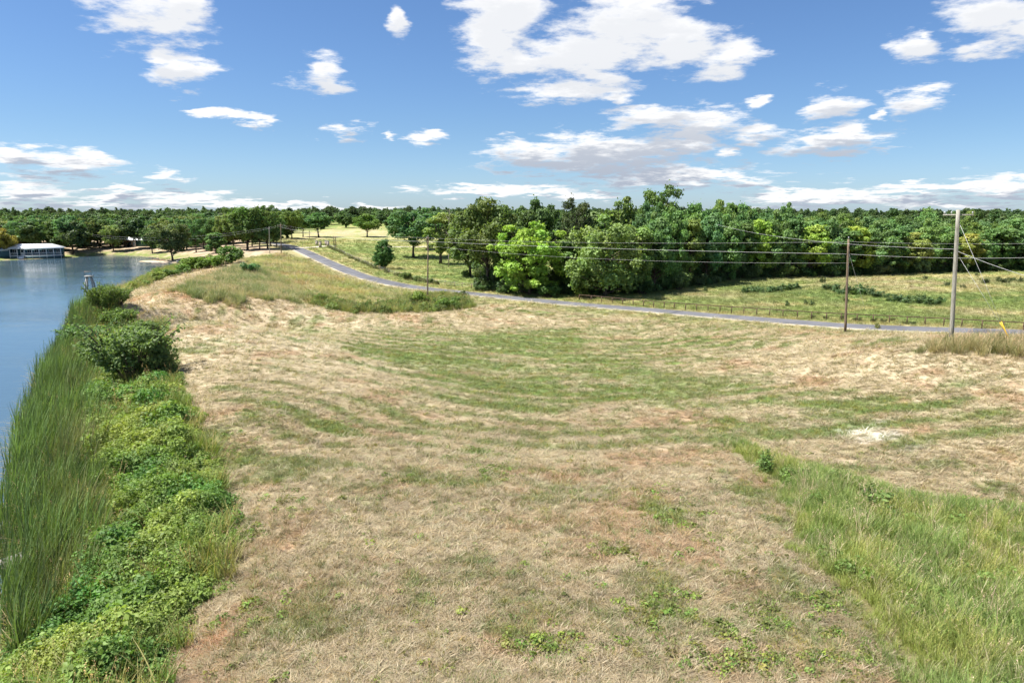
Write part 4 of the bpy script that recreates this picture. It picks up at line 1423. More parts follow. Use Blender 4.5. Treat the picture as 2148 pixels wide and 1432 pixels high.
bush_px('round_a', 676, 640, 26, 38, (0.095, 0.145, 0.036), 'round bush at the left end of the ditch weeds', name='shrub')
bush_px('up_a', 766, 652, 22, 20, (0.070, 0.125, 0.036), 'small upright bush in the middle of the ditch weeds', name='shrub')
bush_px('round_a', 884, 640, 32, 44, (0.110, 0.165, 0.034), 'yellow-green bush at the foot of the brown roadside pole', name='shrub')
bush_px('round_b', 940, 648, 28, 60, (0.085, 0.145, 0.034), 'wide weedy bush right of the brown roadside pole', name='shrub')
bush_px('round_b', 852, 586, 18, 30, (0.085, 0.125, 0.040), 'bush on the overgrown fence, nearest the brown pole', name='shrub')
bush_px('round_a', 875, 590, 12, 20, (0.085, 0.125, 0.040), 'little bush on the verge just left of the brown pole', name='shrub')
bush_px('round_b', 905, 594, 12, 12, (0.070, 0.105, 0.036), 'tiny bush behind the brown pole', name='shrub')
bush_px('plant', 1611, 990, 62, 40, (0.105, 0.165, 0.05), 'lone leafy weed standing at the tip of the tall grass', name='leafy_weed', cat='plant')
bush_px('plant', 1825, 1066, 66, 84, (0.105, 0.165, 0.05), 'leafy plant at the top edge of the tall grass', name='leafy_weed', cat='plant')
bush_px('up_b', 1840, 690, 16, 12, (0.140, 0.160, 0.060), 'thin dry sapling on the roadside between the two right poles', name='sapling', cat='sapling')
SAP_ROW = [(1562, 613, 14), (1580, 612, 16), (1598, 611, 20), (1615, 611, 18), (1632, 609, 17), (1648, 607, 19), (1668, 605, 16), (1738, 606, 20), (1752, 610, 18), (1768, 616, 18), (1785, 615, 22), (1808, 617, 24), (1824, 618, 26), (1848, 622, 20), (1866, 630, 12), (1887, 631, 21), (1908, 634, 20), (1929, 634, 22), (1953, 637, 22), (1972, 633, 19)]
for i, (px, py, h) in enumerate(SAP_ROW):
    bush_px(['up_a', 'up_e', 'up_c', 'up_b', 'up_d'][(i * 3) % 5], px, py + 2, h * random.uniform(0.8, 1.3), h * random.uniform(0.8, 1.7), (0.075, 0.118, 0.05), '%s shrub from the left in the row across the green pasture' % ORD[i], 'shrubs in a row across the pasture', name='pasture_shrub')
for i, (px, py, h) in enumerate(sorted([(1985, 600, 14), (2020, 604, 12), (2065, 593, 14), (2095, 590, 13), (2110, 593, 15), (2122, 589, 13), (2142, 591, 11), (1940, 584, 9), (2050, 578, 8), (1725, 592, 12)])):
    bush_px(['up_b', 'up_d', 'up_e'][i % 3], px, py + 1, h * random.uniform(0.8, 1.3), h * random.uniform(0.8, 1.6), (0.070, 0.088, 0.040), ('%s scrubby bush from the left, scattered at the back of the pasture' % ORD[i]), 'scrubby bushes at the back of the pasture', name='pasture_shrub')
for i, (px, py, h) in enumerate([(1651, 641, 14), (1624, 636, 8), (1690, 638, 13), (1703, 640, 13), (1480, 610, 12), (1775, 632, 12)]):
    lab = ['lone sapling with thin stem in the dry pasture left of the brown pole', 'tiny seedling left of the lone sapling', 'left bush of a pair in the pasture short of the brown pole', 'right bush of a pair in the pasture short of the brown pole',
           'small bush in the tree shade at the corner of the pasture', 'low shrub behind the brown pole at the right'][i]
    bush_px('up_b', px, py + 1, h, h * 0.8, (0.066, 0.092, 0.036), lab, name='sapling', cat='sapling')
for i, (px, py, h, w) in enumerate([(1706, 666, 8, 16), (1732, 668, 8, 14), (1766, 670, 12, 10), (1798, 672, 9, 22), (1832, 675, 11, 14), (1853, 676, 10, 14), (1872, 672, 7, 12), (1898, 679, 8, 12), (1914, 680, 9, 14)]):
    bush_px('round_b', px, py + 1, h, w, (0.088, 0.105, 0.040), '%s little shrub from the left along the pipe fence' % ORD[i], 'little shrubs along the pipe fence', name='fence_shrub')
for i, (px, py, h, w, c) in enumerate([(1395, 606, 34, 44, (0.085, 0.14, 0.05)), (1425, 606, 40, 50, (0.12, 0.16, 0.06)), (1462, 598, 30, 40, (0.10, 0.14, 0.06)), (1500, 592, 16, 26, (0.11, 0.15, 0.07)), (1350, 616, 36, 46, (0.06, 0.10, 0.035)), (1215, 622, 36, 40, (0.10, 0.15, 0.03)),
                                      (1150, 621, 30, 50, (0.07, 0.12, 0.035)), (1060, 614, 20, 40, (0.06, 0.10, 0.035)), (1010, 608, 14, 34, (0.06, 0.10, 0.035)), (1580, 583, 30, 40, (0.11, 0.15, 0.055)), (1650, 581, 34, 44, (0.12, 0.17, 0.05)), (1745, 579, 30, 40, (0.10, 0.15, 0.05)), (1850, 575, 26, 40, (0.11, 0.14, 0.06)), (1930, 572, 30, 40, (0.10, 0.14, 0.06)), (2010, 569, 26, 40, (0.10, 0.14, 0.05)), (2080, 567, 28, 40, (0.10, 0.14, 0.05))]):
    bush_px('round_a' if i % 2 else 'round_b', px, py + 2, h, w, c, '%s undergrowth bush from the left along the foot of the wood' % ORD[sorted([1395, 1425, 1462, 1500, 1350, 1215, 1150, 1060, 1010, 1580, 1650, 1745, 1850, 1930, 2010, 2080]).index(px)], 'undergrowth bushes at the foot of the wood', name='undergrowth_bush')

# dark undergrowth that closes the foot of the wood
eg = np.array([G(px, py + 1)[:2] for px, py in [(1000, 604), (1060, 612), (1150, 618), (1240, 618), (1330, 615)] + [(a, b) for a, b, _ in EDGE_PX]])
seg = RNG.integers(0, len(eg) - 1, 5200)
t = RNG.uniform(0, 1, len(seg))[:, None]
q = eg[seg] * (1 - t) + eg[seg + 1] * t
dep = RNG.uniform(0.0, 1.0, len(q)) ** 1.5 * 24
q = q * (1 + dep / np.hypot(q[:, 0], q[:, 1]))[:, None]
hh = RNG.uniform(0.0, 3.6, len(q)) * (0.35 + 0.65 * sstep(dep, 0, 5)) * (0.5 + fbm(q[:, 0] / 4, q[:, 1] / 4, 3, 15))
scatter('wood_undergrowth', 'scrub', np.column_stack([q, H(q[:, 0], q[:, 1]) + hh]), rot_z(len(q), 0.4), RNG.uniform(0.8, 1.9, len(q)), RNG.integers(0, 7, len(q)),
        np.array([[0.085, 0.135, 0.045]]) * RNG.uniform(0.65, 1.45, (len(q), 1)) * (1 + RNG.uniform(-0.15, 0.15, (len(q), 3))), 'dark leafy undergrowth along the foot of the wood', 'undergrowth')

# ------------------------------------------------------------------ poles, wires, fences


def pole(bp, tp, r0, r1, mat, label, arm=None, name='utility_pole'):
    b = G(*bp)
    t = on_ray(tp[0], tp[1], b[1])
    o = empty(name, b)
    d = t - b
    ts = np.linspace(0, 1, 9)
    P = np.array([d * k for k in ts])
    P[0] -= d / np.linalg.norm(d) * 0.6
    m = MB().tube(P, r0 + (r1 - r0) * ts, 12)
    m.build('shaft', mat, o, True)
    if arm:
        for (fz, dx, dy, half) in arm:
            c = d * fz
            u = np.array([dx, dy, 0.0]) / math.hypot(dx, dy)
            v = np.array([-u[1], u[0], 0]) * (r1 + 0.05)
            m = MB()
            ang = math.atan2(u[1], u[0])
            m.box((-half, -0.05, -0.06), (half, 0.05, 0.06), ang, c + v)
            m.build('crossarm', mat, o)
            for q in (-0.92, -0.45, 0.92):
                pt = c + v + u * half * q
                MB().tube([pt + np.array([0, 0, 0.06]), pt + np.array([0, 0, 0.14]), pt + np.array([0, 0, 0.16]), pt + np.array([0, 0, 0.27]), pt + np.array([0, 0, 0.29])], [0.02, 0.02, 0.06, 0.055, 0.02], 8).build('insulator', M_CERAMIC, o)
    u_ = d / np.linalg.norm(d)
    if r1 < 0.14:
        top = d
        MB().tube([top, top + u_ * 0.12, top + u_ * 0.14, top + u_ * 0.28, top + u_ * 0.30], [0.02, 0.02, 0.07, 0.06, 0.02], 8).build('insulator', M_CERAMIC, o)
    for fz in (0.93, 0.78):
        c_ = d * fz
        MB().tube([c_ + np.array([0.0, -r1 - 0.16, 0]), c_ + np.array([0.0, r1 + 0.10, 0])], 0.022, 6).build('bolt', M_STEEL, o)
    m_ = MB().tube([d * 0.02 + np.array([0.04, -r0 - 0.015, 0]), d * 0.5 + np.array([0.04, -(r0 + r1) / 2 - 0.015, 0]), d * 0.9 + np.array([0.04, -r1 - 0.018, 0])], 0.012, 4)
    m_.build('ground_wire', M_STEEL, o)
    tag(o, label, 'utility pole')
    return b, t


def pin(o_t, dz):
    return np.array([o_t[0], o_t[1], o_t[2] + dz])


A_b, A_t = pole((1995, 719), (2010, 440), 0.19, 0.15, M_POLE, 'tall grey weathered utility pole with crossarm, nearest the camera', arm=[(0.962, 1.0, -0.75, 1.15)])
B_b, B_t = pole((1773, 697), (1780, 502), 0.155, 0.12, M_POLE_BROWN, 'brown wooden utility pole on the verge left of the tall grey pole')
C_b, C_t = pole((897, 630), (898, 497), 0.15, 0.11, M_POLE_BROWN, 'dark brown utility pole standing in the ditch weeds beside the road', arm=[(0.975, 0.4, 1.0, 0.45)])
D_b, D_t = pole((590, 533), (589, 470), 0.17, 0.13, M_POLE_BROWN, 'utility pole with yellow-brown foot where the road meets the dam', arm=[(0.955, 1.0, 0.3, 1.0)])
E_b, E_t = pole((566, 532), (564.5, 477), 0.12, 0.10, M_POLE, 'thin grey pole left of the pole at the road crest')
F_b, F_t = pole((649, 500), (649, 484), 0.13, 0.11, M_POLE_BROWN, 'short distant pole between two oaks at the road crest')
for bp, tp, lab in (((701, 519), (700, 495.5), 'left of two close-set tall gate posts on the drive'), ((704.5, 519), (704, 496), 'right of two close-set tall gate posts on the drive')):
    b = G(*bp)
    t = on_ray(tp[0], tp[1], b[1])
    MBo = MB().tube([b - np.array([0, 0, 0.4]), b + (t - b) * 0.5, t, t + np.array([0, 0, 0.08])], [0.17, 0.16, 0.155, 0.06], 10)
    o = MBo.build('tall_post', M_POLE_BROWN, None, True)
    tag(o, lab, 'post', 'tall gate posts')


def wire(p0, p1, sag, r, label, n=28, group='overhead power lines'):
    ts = np.linspace(0, 1, n)
    P = p0[None] * (1 - ts[:, None]) + p1[None] * ts[:, None]
    P[:, 2] -= sag * 4 * ts * (1 - ts)
    o = MB().tube(P, r, 5).build('power_line', M_WIRE, None, True)
    tag(o, label, 'cable', group)
    return P


def along(b, t, k):
    return b + (t - b) * k


E1 = on_ray(2700, 492, B_b[1] * 0.86)
wire(along(C_b, C_t, 0.985), along(B_b, B_t, 0.975), 0.5, 0.008, 'thin top wire from the ditch pole to the brown pole')
wire(along(B_b, B_t, 0.975), E1, 0.55, 0.008, 'thin top wire running right from the brown pole')
wire(along(D_b, D_t, 0.97), along(C_b, C_t, 0.985), 0.7, 0.008, 'thin top wire from the road crest down to the ditch pole')
E2 = on_ray(2700, 502, B_b[1] * 0.86)
wire(along(C_b, C_t, 0.93), along(B_b, B_t, 0.845), 0.25, 0.015, 'thick pale cable across the wood to the brown pole')
wire(along(B_b, B_t, 0.845), E2, 1.1, 0.015, 'thick pale cable passing behind the tall grey pole')
wire(along(D_b, D_t, 0.90), along(C_b, C_t, 0.93), 1.0, 0.015, 'thick sagging cable from the road crest to the ditch pole')
wire(along(C_b, C_t, 0.86), along(B_b, B_t, 0.75), 0.9, 0.008, 'lowest thin wire ending on the brown pole')
wire(along(A_b, A_t, 0.70), on_ray(2420, 640, A_b[1] * 0.80), 0.5, 0.013, 'service wire dropping right from the tall grey pole')
wire(along(A_b, A_t, 0.71), on_ray(1500, 470, A_b[1] * 2.3), 0.9, 0.012, 'hair-thin wire going back left from the tall grey pole')
gl = G(140, 520)
wire(along(D_b, D_t, 0.96), gl + np.array([0, 0, up_at(gl, 484)]), 3.3, 0.011, 'upper of two wires strung across the grove to the crest pole')
wire(along(D_b, D_t, 0.92), gl + np.array([0.6, 0, up_at(gl, 486)]), 3.8, 0.011, 'lower of two wires strung across the grove')
wire(along(D_b, D_t, 0.97), along(F_b, F_t, 0.9), 0.4, 0.008, 'short wire from the crest pole to the distant pole')


def guy(p0, foot, label, guard=True, r=0.012):
    o = empty('guy_wire', foot)
    d = p0 - foot
    MB().tube([d * 0.0 - np.array([0, 0, 0.2]), d * 0.5, d], r, 5).build('cable', M_WIRE, o)
    if guard:
        u = d / np.linalg.norm(d)
        MB().tube([u * 0.1, u * 1.2, u * 2.35], 0.036, 8).build('guard', M_YELLOW, o)
    tag(o, label, 'guy wire', 'guy wires')


guy(along(A_b, A_t, 0.93), G(2123, 727), 'long guy wire from the top of the tall grey pole to its yellow guard')
guy(along(A_b, A_t, 0.69), G(2127, 724), 'short guy wire from midway up the tall grey pole to its yellow guard')
guy(along(B_b, B_t, 0.88), G(1822, 672), 'guy wire slanting right from the brown pole', False, 0.015)

# pipe fence along the pasture
fx = np.array([1215, 1240, 1262, 1284, 1306, 1328, 1350, 1371, 1393, 1414, 1438, 1461, 1485, 1510, 1534, 1560, 1587, 1614, 1642, 1672, 1702, 1733, 1764, 1797, 1831, 1865, 1902, 1940, 1979, 2017, 2059, 2104, 2146, 2192, 2240, 2290])
fy = np.interp(fx, [1215, 1371, 1500, 1733, 1979, 2146, 2290], [630, 645, 655, 671.5, 684, 694, 702])
fence = empty('pipe_fence', G(1733, 671))
fb = np.array(fence.location)
pts = np.array([G(a, b) for a, b in zip(fx, fy)])
HF = 1.06
post_me = MB().tube([(0, 0, -0.4), (0, 0, 0.4), (0, 0, HF)], 0.075, 8).mesh('post', M_PIPE, True)
for p in pts:
    link('post', post_me, fence, p - fb, (random.uniform(-0.02, 0.02), random.uniform(-0.02, 0.02), 0))
MB().tube(pts - fb + np.array([0, 0, HF]), 0.062, 7).build('top_rail', M_PIPE, fence, True)
for h in (0.3, 0.62):
    MB().tube(pts - fb + np.array([0.05, -0.05, h]), 0.008, 4).build('wire', M_PIPE, fence, True)
tag(fence, 'long rusty pipe fence between road and pasture', 'fence')

fp = smooth_path([G(a, b) for a, b in [(690, 519), (715, 530), (740, 543), (770, 556), (800, 568), (850, 583), (905, 594), (960, 602), (1000, 606)]], 14)
fp[:, 2] = H(fp[:, 0], fp[:, 1])
fen = empty('wire_fence', fp[len(fp) // 2])
fb2 = np.array(fen.location)
post2 = MB().tube([(0, 0, -0.4), (0, 0, 0.5), (0.02, 0, 1.25)], [0.07, 0.065, 0.06], 7).mesh('post', M_POLE_BROWN, True)
acc, last = 0, fp[0]
for p in fp:
    if np.linalg.norm(p - last) >= 3.0 or p is fp[0]:
        link('post', post2, fen, p - fb2, (random.uniform(-0.05, 0.05), random.uniform(-0.05, 0.05), 0))
        last = p
for h in (0.45, 0.8, 1.1):
    MB().tube(fp[::3] - fb2 + np.array([0, 0, h]), 0.009, 4).build('wire', M_WIRE, fen, True)
tag(fen, 'wooden-post wire fence overgrown with weeds along the far road verge', 'fence')
q = np.repeat(fp[:90], 9, 0) + RNG.normal(0, 0.35, (90 * 9, 3))
q = q[RNG.uniform(0, 1, len(q)) < 0.75 * sstep(fbm(q[:, 0] / 4, q[:, 1] / 4, 2, 19), 0.35, 0.6)]
q[:, 2] = H(q[:, 0], q[:, 1]) + RNG.uniform(0, 0.4, len(q))
scatter('fence_weeds', 'scrub', q, rot_z(len(q), 0.3), RNG.uniform(0.45, 0.9, len(q)), RNG.integers(0, 7, len(q)), np.array([0.150, 0.165, 0.065]) * RNG.uniform(0.6, 1.4, (len(q), 1)), 'weeds and vines grown over the wire fence', 'weeds')

# gateway on the drive
for i, (px, py, lab) in enumerate([(664.5, 515, 'far stone pillar on the left side of the drive entrance'), (672, 519.5, 'near stone pillar on the left side of the drive entrance'), (684, 514.5, 'far stone pillar on the right side of the drive entrance'), (688.5, 518, 'near stone pillar on the right side of the drive entrance')]):
    b = G(px, py)
    h = 1.75 if i % 2 == 0 else 2.2
    o = empty('gate_pillar', b)
    MB().box((-0.42, -0.42, -0.3), (0.42, 0.42, h)).build('shaft', M_STONE, o)
    MB().box((-0.52, -0.52, h + 0.002), (0.52, 0.52, h + 0.16)).build('cap', M_CONC, o)
    tag(o, lab, 'pillar', 'stone gate pillars')
b = G(635, 519)
o = empty('mailbox', b)
MB().box((-0.05, -0.05, -0.2), (0.05, 0.05, 1.05)).build('post', M_POLE_BROWN, o)
m = MB()
an = np.linspace(0, math.pi, 9)
prof = np.vstack([[[-0.13, 0]], np.stack([-0.13 * np.cos(an), 0.12 + 0.13 * np.sin(an)], -1), [[0.13, 0]]])
n = len(prof)
V = np.vstack([np.column_stack([prof[:, 0], np.full(n, -0.28), prof[:, 1] + 1.052]), np.column_stack([prof[:, 0], np.full(n, 0.28), prof[:, 1] + 1.052])])
m.add(V, [[i, (i + 1) % n, n + (i + 1) % n, n + i] for i in range(n)], [[0, i, i + 1] for i in range(1, n - 1)] + [[n, n + i + 1, n + i] for i in range(1, n - 1)])
m.build('box', M_GLASS, o)
tag(o, 'small dark mailbox on a post by the drive entrance', 'mailbox')

# ------------------------------------------------------------------ buildings


def hip_roof(x0, x1, y0, y1, ze, zr, inset_l, inset_r, over=0.5, th=0.12):
    m = MB()
    X0, X1, Y0, Y1 = x0 - over, x1 + over, y0 - over, y1 + over
    ym = (Y0 + Y1) / 2
    V = [(X0, Y0, ze), (X1, Y0, ze), (X1, Y1, ze), (X0, Y1, ze), (X0 + inset_l, ym, zr), (X1 - inset_r, ym, zr),
         (X0, Y0, ze - th), (X1, Y0, ze - th), (X1, Y1, ze - th), (X0, Y1, ze - th)]
    m.add(V, [[0, 1, 5, 4], [2, 3, 4, 5], [0, 6, 7, 1], [1, 7, 8, 2], [2, 8, 9, 3], [3, 9, 6, 0], [6, 9, 8, 7]], [[1, 2, 5], [3, 0, 4]])
    return m


hb = G(76, 541.5)
hb[2] = float(H(hb[0], hb[1] + 3)[0])
mpp = hb[1] / FPX
house = empty('lake_house', hb, R(24))
HL = 92 * mpp
x0, x1 = -HL / 2, HL / 2
fl = 0.75
eave = fl + 2.35
MB().box((x0, 2.2, fl), (x1, 7.0, eave)).build('wall', M_TEAL, house)
MB().box((x0, 0.08, -0.6), (x1, 6.9, fl - 0.12)).build('skirting', M_TEAL, house)
MB().box((x0 - 0.05, -0.05, fl - 0.118), (x1 + 0.05, 2.197, fl)).build('porch_floor', M_WHITE, house)
roof = hip_roof(x0, x1, 0, 7.0, eave + 0.18, eave + 1.55, 2.0, 3.6).build('roof', M_ROOF, house)
mm = MB()
for k in range(30):
    xx = x0 + 2.3 + k * (HL - 6.2) / 29
    mm.add([(xx - 0.03, -0.5, eave + 0.181), (xx + 0.03, -0.5, eave + 0.181), (xx + 0.03, 3.45, eave + 1.54), (xx - 0.03, 3.45, eave + 1.54),
            (xx - 0.03, -0.5, eave + 0.24), (xx + 0.03, -0.5, eave + 0.24), (xx + 0.03, 3.45, eave + 1.60), (xx - 0.03, 3.45, eave + 1.60)],
           [[4, 5, 6, 7], [0, 4, 7, 3], [1, 2, 6, 5], [0, 1, 5, 4]])
mm.build('roof_seams', M_ROOF, roof)
npost = 8
px_ = np.linspace(x0 + 0.15, x1 - 0.15, npost)
postm = MB().box((-0.07, -0.07, -0.5), (0.07, 0.07, eave - 0.02)).mesh('porch_post', M_WHITE)
for k, xx in enumerate(px_):
    link('porch_post', postm, house, (xx, 0.1, 0))
railw = px_[1] - px_[0] - 0.2
rm = MB().box((-railw / 2, -0.03, 0.92), (railw / 2, 0.03, 1.0)).box((-railw / 2, -0.025, 0.12), (railw / 2, 0.025, 0.18))
nb = 8
for k in range(nb):
    xx = -railw / 2 + (k + 0.5) * railw / nb
    rm.box((xx - 0.014, -0.014, 0.182), (xx + 0.014, 0.014, 0.918))
railm = rm.mesh('porch_railing', M_WHITE)
for k in range(npost - 1):
    if k == 1:
        continue
    link('porch_railing', railm, house, ((px_[k] + px_[k + 1]) / 2, 0.1, fl))
sx = (px_[1] + px_[2]) / 2
st = MB()
for k in range(5):
    st.box((sx - 0.75, -0.32 * (k + 1), -0.3), (sx + 0.75, -0.32 * k - 0.055, fl - 0.12 - 0.17 * (k + 1)))
stair = st.build('stairs', M_WHITE, house)
for s in (-1, 1):
    MB().tube([(sx + s * 0.85, -0.05, fl + 0.9), (sx + s * 0.85, -1.6, 0.95)], 0.06, 6).tube([(sx + s * 0.85, -1.6, -0.3), (sx + s * 0.85, -1.6, 1.02)], 0.08, 6).build('handrail', M_WHITE, stair)
for k in range(npost - 1):
    xx = (px_[k] + px_[k + 1]) / 2
    if k == 1:
        d = MB().box((xx - 0.5, 2.14, fl + 0.01), (xx + 0.5, 2.198, fl + 2.1)).build('door', M_WHITE, house)
        MB().box((xx - 0.32, 2.10, fl + 1.0), (xx + 0.32, 2.137, fl + 1.9)).build('pane', M_GLASS, d)
        MB().tube([(xx + 0.4, 2.138, fl + 1.0), (xx + 0.4, 2.08, fl + 1.0)], 0.03, 6).build('handle', M_STEEL, d)
    else:
        w = MB().box((xx - 0.62, 2.13, fl + 0.75), (xx + 0.62, 2.198, fl + 2.05)).build('window', M_WHITE, house)
        for s in (-1, 1):
            MB().box((xx + s * 0.29 - 0.25, 2.09, fl + 0.85), (xx + s * 0.29 + 0.25, 2.127, fl + 1.95)).build('pane', M_GLASS, w)
# blue wing at the left end
MB().box((x0 - 5.0, 0.6, -0.5), (x0 - 0.06, 6.5, eave - 0.5)).build('side_wing', M_TEAL, house)
MB().box((x0 - 5.06, 0.52, -0.4), (x0 - 4.9, 0.597, eave - 0.52)).build('corner_board', M_WHITE, house)
hip_roof(x0 - 5.0, x0 - 0.7, 0.6, 6.5, eave - 0.36, eave + 0.55, 1.6, 0.2, 0.35).build('wing_roof', M_ROOF, house)
tag(house, 'long lake house with pale metal roof and white railed porch', 'house')

bb = G(284, 517)
barn = empty('barn', bb, R(-6))
mp = bb[1] / FPX
W = 52 * mp
MB().box((-W / 2, 0, -0.5), (0.3, 6, 2.5)).build('wall', M_TAN, barn)
MB().box((0.303, 0, -0.5), (W / 2, 6, 2.5)).build('green_wall', M_GREEN, barn)
m = MB()
m.add([(-W / 2 - 0.4, -0.6, 2.6), (W / 2 + 0.4, -0.6, 2.6), (W / 2 + 0.4, 3, 3.7), (-W / 2 - 0.4, 3, 3.7), (W / 2 + 0.4, 6.6, 2.6), (-W / 2 - 0.4, 6.6, 2.6),
       (-W / 2 - 0.4, -0.6, 2.5), (W / 2 + 0.4, -0.6, 2.5), (W / 2 + 0.4, 6.6, 2.5), (-W / 2 - 0.4, 6.6, 2.5)], [[0, 1, 2, 3], [3, 2, 4, 5], [0, 6, 7, 1], [5, 4, 8, 9], [6, 9, 8, 7]], [[1, 4, 2], [0, 3, 5], [1, 7, 8], [1, 8, 4], [0, 9, 6], [0, 5, 9]])
m.build('roof', M_ROOF, barn)
d = MB().box((-0.9, -0.08, -0.4), (0.25, -0.003, 2.1)).build('door', M_WHITE, barn)
MB().box((-0.15, -0.14, 0.9), (-0.05, -0.083, 1.1)).build('handle', M_STEEL, d)
MB().box((-3.4, -0.06, -0.4), (-1.6, -0.003, 2.0)).build('dark_bay_panel', M_GLASS, barn)  # flat dark panel, coloured like the shade inside an open bay
tag(barn, 'green and tan barn with pale metal roof among the oaks', 'barn')

# ------------------------------------------------------------------ things at the water
b = at(189.5, 607, 0)
st = empty('water_stand', b, R(12))
k = b[1] / FPX * 1.02
hp = 27 * k
for sx, sy in ((-1, -1), (1, -1), (1, 1), (-1, 1)):
    MB().tube([(sx * 0.85, sy * 0.75, -1.2), (sx * 0.6, sy * 0.5, hp * 0.5), (sx * 0.36, sy * 0.3, hp - 0.1)], [0.17, 0.155, 0.14], 4).build('leg', M_CONC, st)
MB().box((-0.68, -0.62, hp - 0.098), (0.68, 0.62, hp + 0.14)).build('platform', M_CONC, st)
for sx in (-1, 1):
    MB().tube([(sx * 0.58, -0.5, hp + 0.142), (sx * 0.58, -0.5, hp + 0.95)], 0.035, 6).build('rail_post', M_PIPE, st)
MB().box((-0.66, -0.58, hp + 0.952), (0.66, -0.40, hp + 1.04)).build('top_board', M_TAN, st)
tag(st, 'small four-legged stand with a board on top, in the pond', 'stand')

b = at(12, 1204, 0.0)
cu = empty('culvert_pipe', b, R(-35))
n = 46
ys = np.linspace(-0.25, 4.2, n)
for nm, r0, m_ in (('outer_shell', 0.56, M_STEEL), ('inner_shell', 0.52, M_PIPE)):
    m = MB()
    P = np.stack([np.zeros(n), ys, np.full(n, 0.12) + ys * 0.04], -1)
    m.tube(P, r0 + 0.022 * np.sin(ys / 0.09 * math.pi), 28, cap=False)
    m.build(nm, m_, cu, True)
an = np.linspace(0, 2 * math.pi, 33)
m = MB().tube(np.stack([0.54 * np.cos(an), np.full(33, -0.26), 0.11 + 0.54 * np.sin(an)], -1), 0.045, 6, cap=False)
m.build('rim', M_STEEL, cu, True)
tag(cu, 'corrugated steel pipe end poking out of the reeds into the pond', 'pipe')


def rock(px, py, r, label, group):
    rng = np.random.default_rng(int(px * 7 + py))
    bmv, bmf = [], []
    nu, nv = 10, 7
    for i in range(nv + 1):
        for j in range(nu):
            th, ph = math.pi * i / nv, 2 * math.pi * j / nu
            d = np.array([math.sin(th) * math.cos(ph), math.sin(th) * math.sin(ph), math.cos(th)])
            rr = 1 + 0.22 * math.sin(d[0] * 4 + px) * math.sin(d[1] * 3 + py) + 0.12 * math.sin(d[2] * 7 + px)
            bmv.append(d * rr * np.array([1.5, 0.9, 0.55]) * r)
    for i in range(nv):
        for j in range(nu):
            bmf.append([i * nu + j, (i + 1) * nu + j, (i + 1) * nu + (j + 1) % nu, i * nu + (j + 1) % nu])
    b = G(px, py)
    o = MB().add(bmv, bmf).build('rock', M_ROCK, None, False, loc=b + np.array([0, 0, r * 0.2]), rot=(0, 0, rng.uniform(0, 6)))
    tag(o, label, 'rock', group)


for i, (px, py, r) in enumerate([(376, 549.5, 0.7), (384, 550, 0.9), (395, 549.6, 0.6), (399, 549.2, 0.8), (406, 549.8, 0.6)]):
    rock(px, py, r, '%s pale rock from the left at the water edge below the spit oak' % ORD[i], 'pale shore rocks')
b = G(340, 547)
o = MB()
for k in range(60):
    a = RNG.uniform(0, 6.28)
    c = np.array([RNG.normal(0, 1.5), RNG.normal(0, 0.5), RNG.uniform(0, 0.7)])
    d = np.array([math.cos(a), math.sin(a) * 0.6, RNG.uniform(-0.1, 0.7)]) * RNG.uniform(0.5, 1.3)
    o.tube([c - d, c + RNG.normal(0, 0.1, 3), c + d], [0.04, 0.03, 0.01], 4, cap=False)
tag(o.build('brush_pile', M_TWIG, None, loc=b), 'heap of reddish dead branches on the sandy spit', 'brush pile')
# bare dead snags in the wood
for px, py, top, lab in ((1738, 577, 470, 'bare grey dead tree in front of the wood, left of the brown pole'), (942, 560, 436, 'bare pale dead branch tree between meadow oak and thicket')):
    b = G(px, py)
    h = up_at(b, top)
    o = empty('dead_tree', b + np.array([0, -1.0, 0]))
    ts = np.linspace(0, 1, 6)
    MB().tube(np.stack([0.5 * ts ** 2, 0 * ts, h * ts - 0.3 * (ts == 0)], -1), 0.16 * (1 - 0.8 * ts), 7).build('trunk', M_BARK_PALE, o, True)
    for k in range(9):
        z0 = h * random.uniform(0.45, 0.95)
        a = random.uniform(0, 6.28)
        L = random.uniform(1.0, 2.6)
        MB().tube([(0.5 * (z0 / h) ** 2, 0, z0), (math.cos(a) * L * 0.5, math.sin(a) * L * 0.5, z0 + L * 0.35), (math.cos(a) * L, math.sin(a) * L, z0 + L * 0.9)], [0.05, 0.035, 0.012], 4, cap=False).build('branch', M_BARK_PALE, o, True)
    tag(o, lab, 'tree')

# ------------------------------------------------------------------ ground cover


def fan(n, r0, r1, a=44):
    r = np.exp(RNG.uniform(math.log(r0), math.log(r1), n))
    t = np.radians(RNG.uniform(-a, a, n))
    return r * np.sin(t), r * np.cos(t)


def poly_points(poly, dens, ragged=0.0):
    lo, hi = poly.min(0) - ragged, poly.max(0) + ragged
    n = int((hi - lo).prod() * dens)
    x, y = RNG.uniform(lo[0], hi[0], n), RNG.uniform(lo[1], hi[1], n)
    m = sdist(x, y, poly) + (fbm(x / 1.6, y / 1.6, 3, 87) - 0.5) * ragged * 2 < 0
    return x[m], y[m]


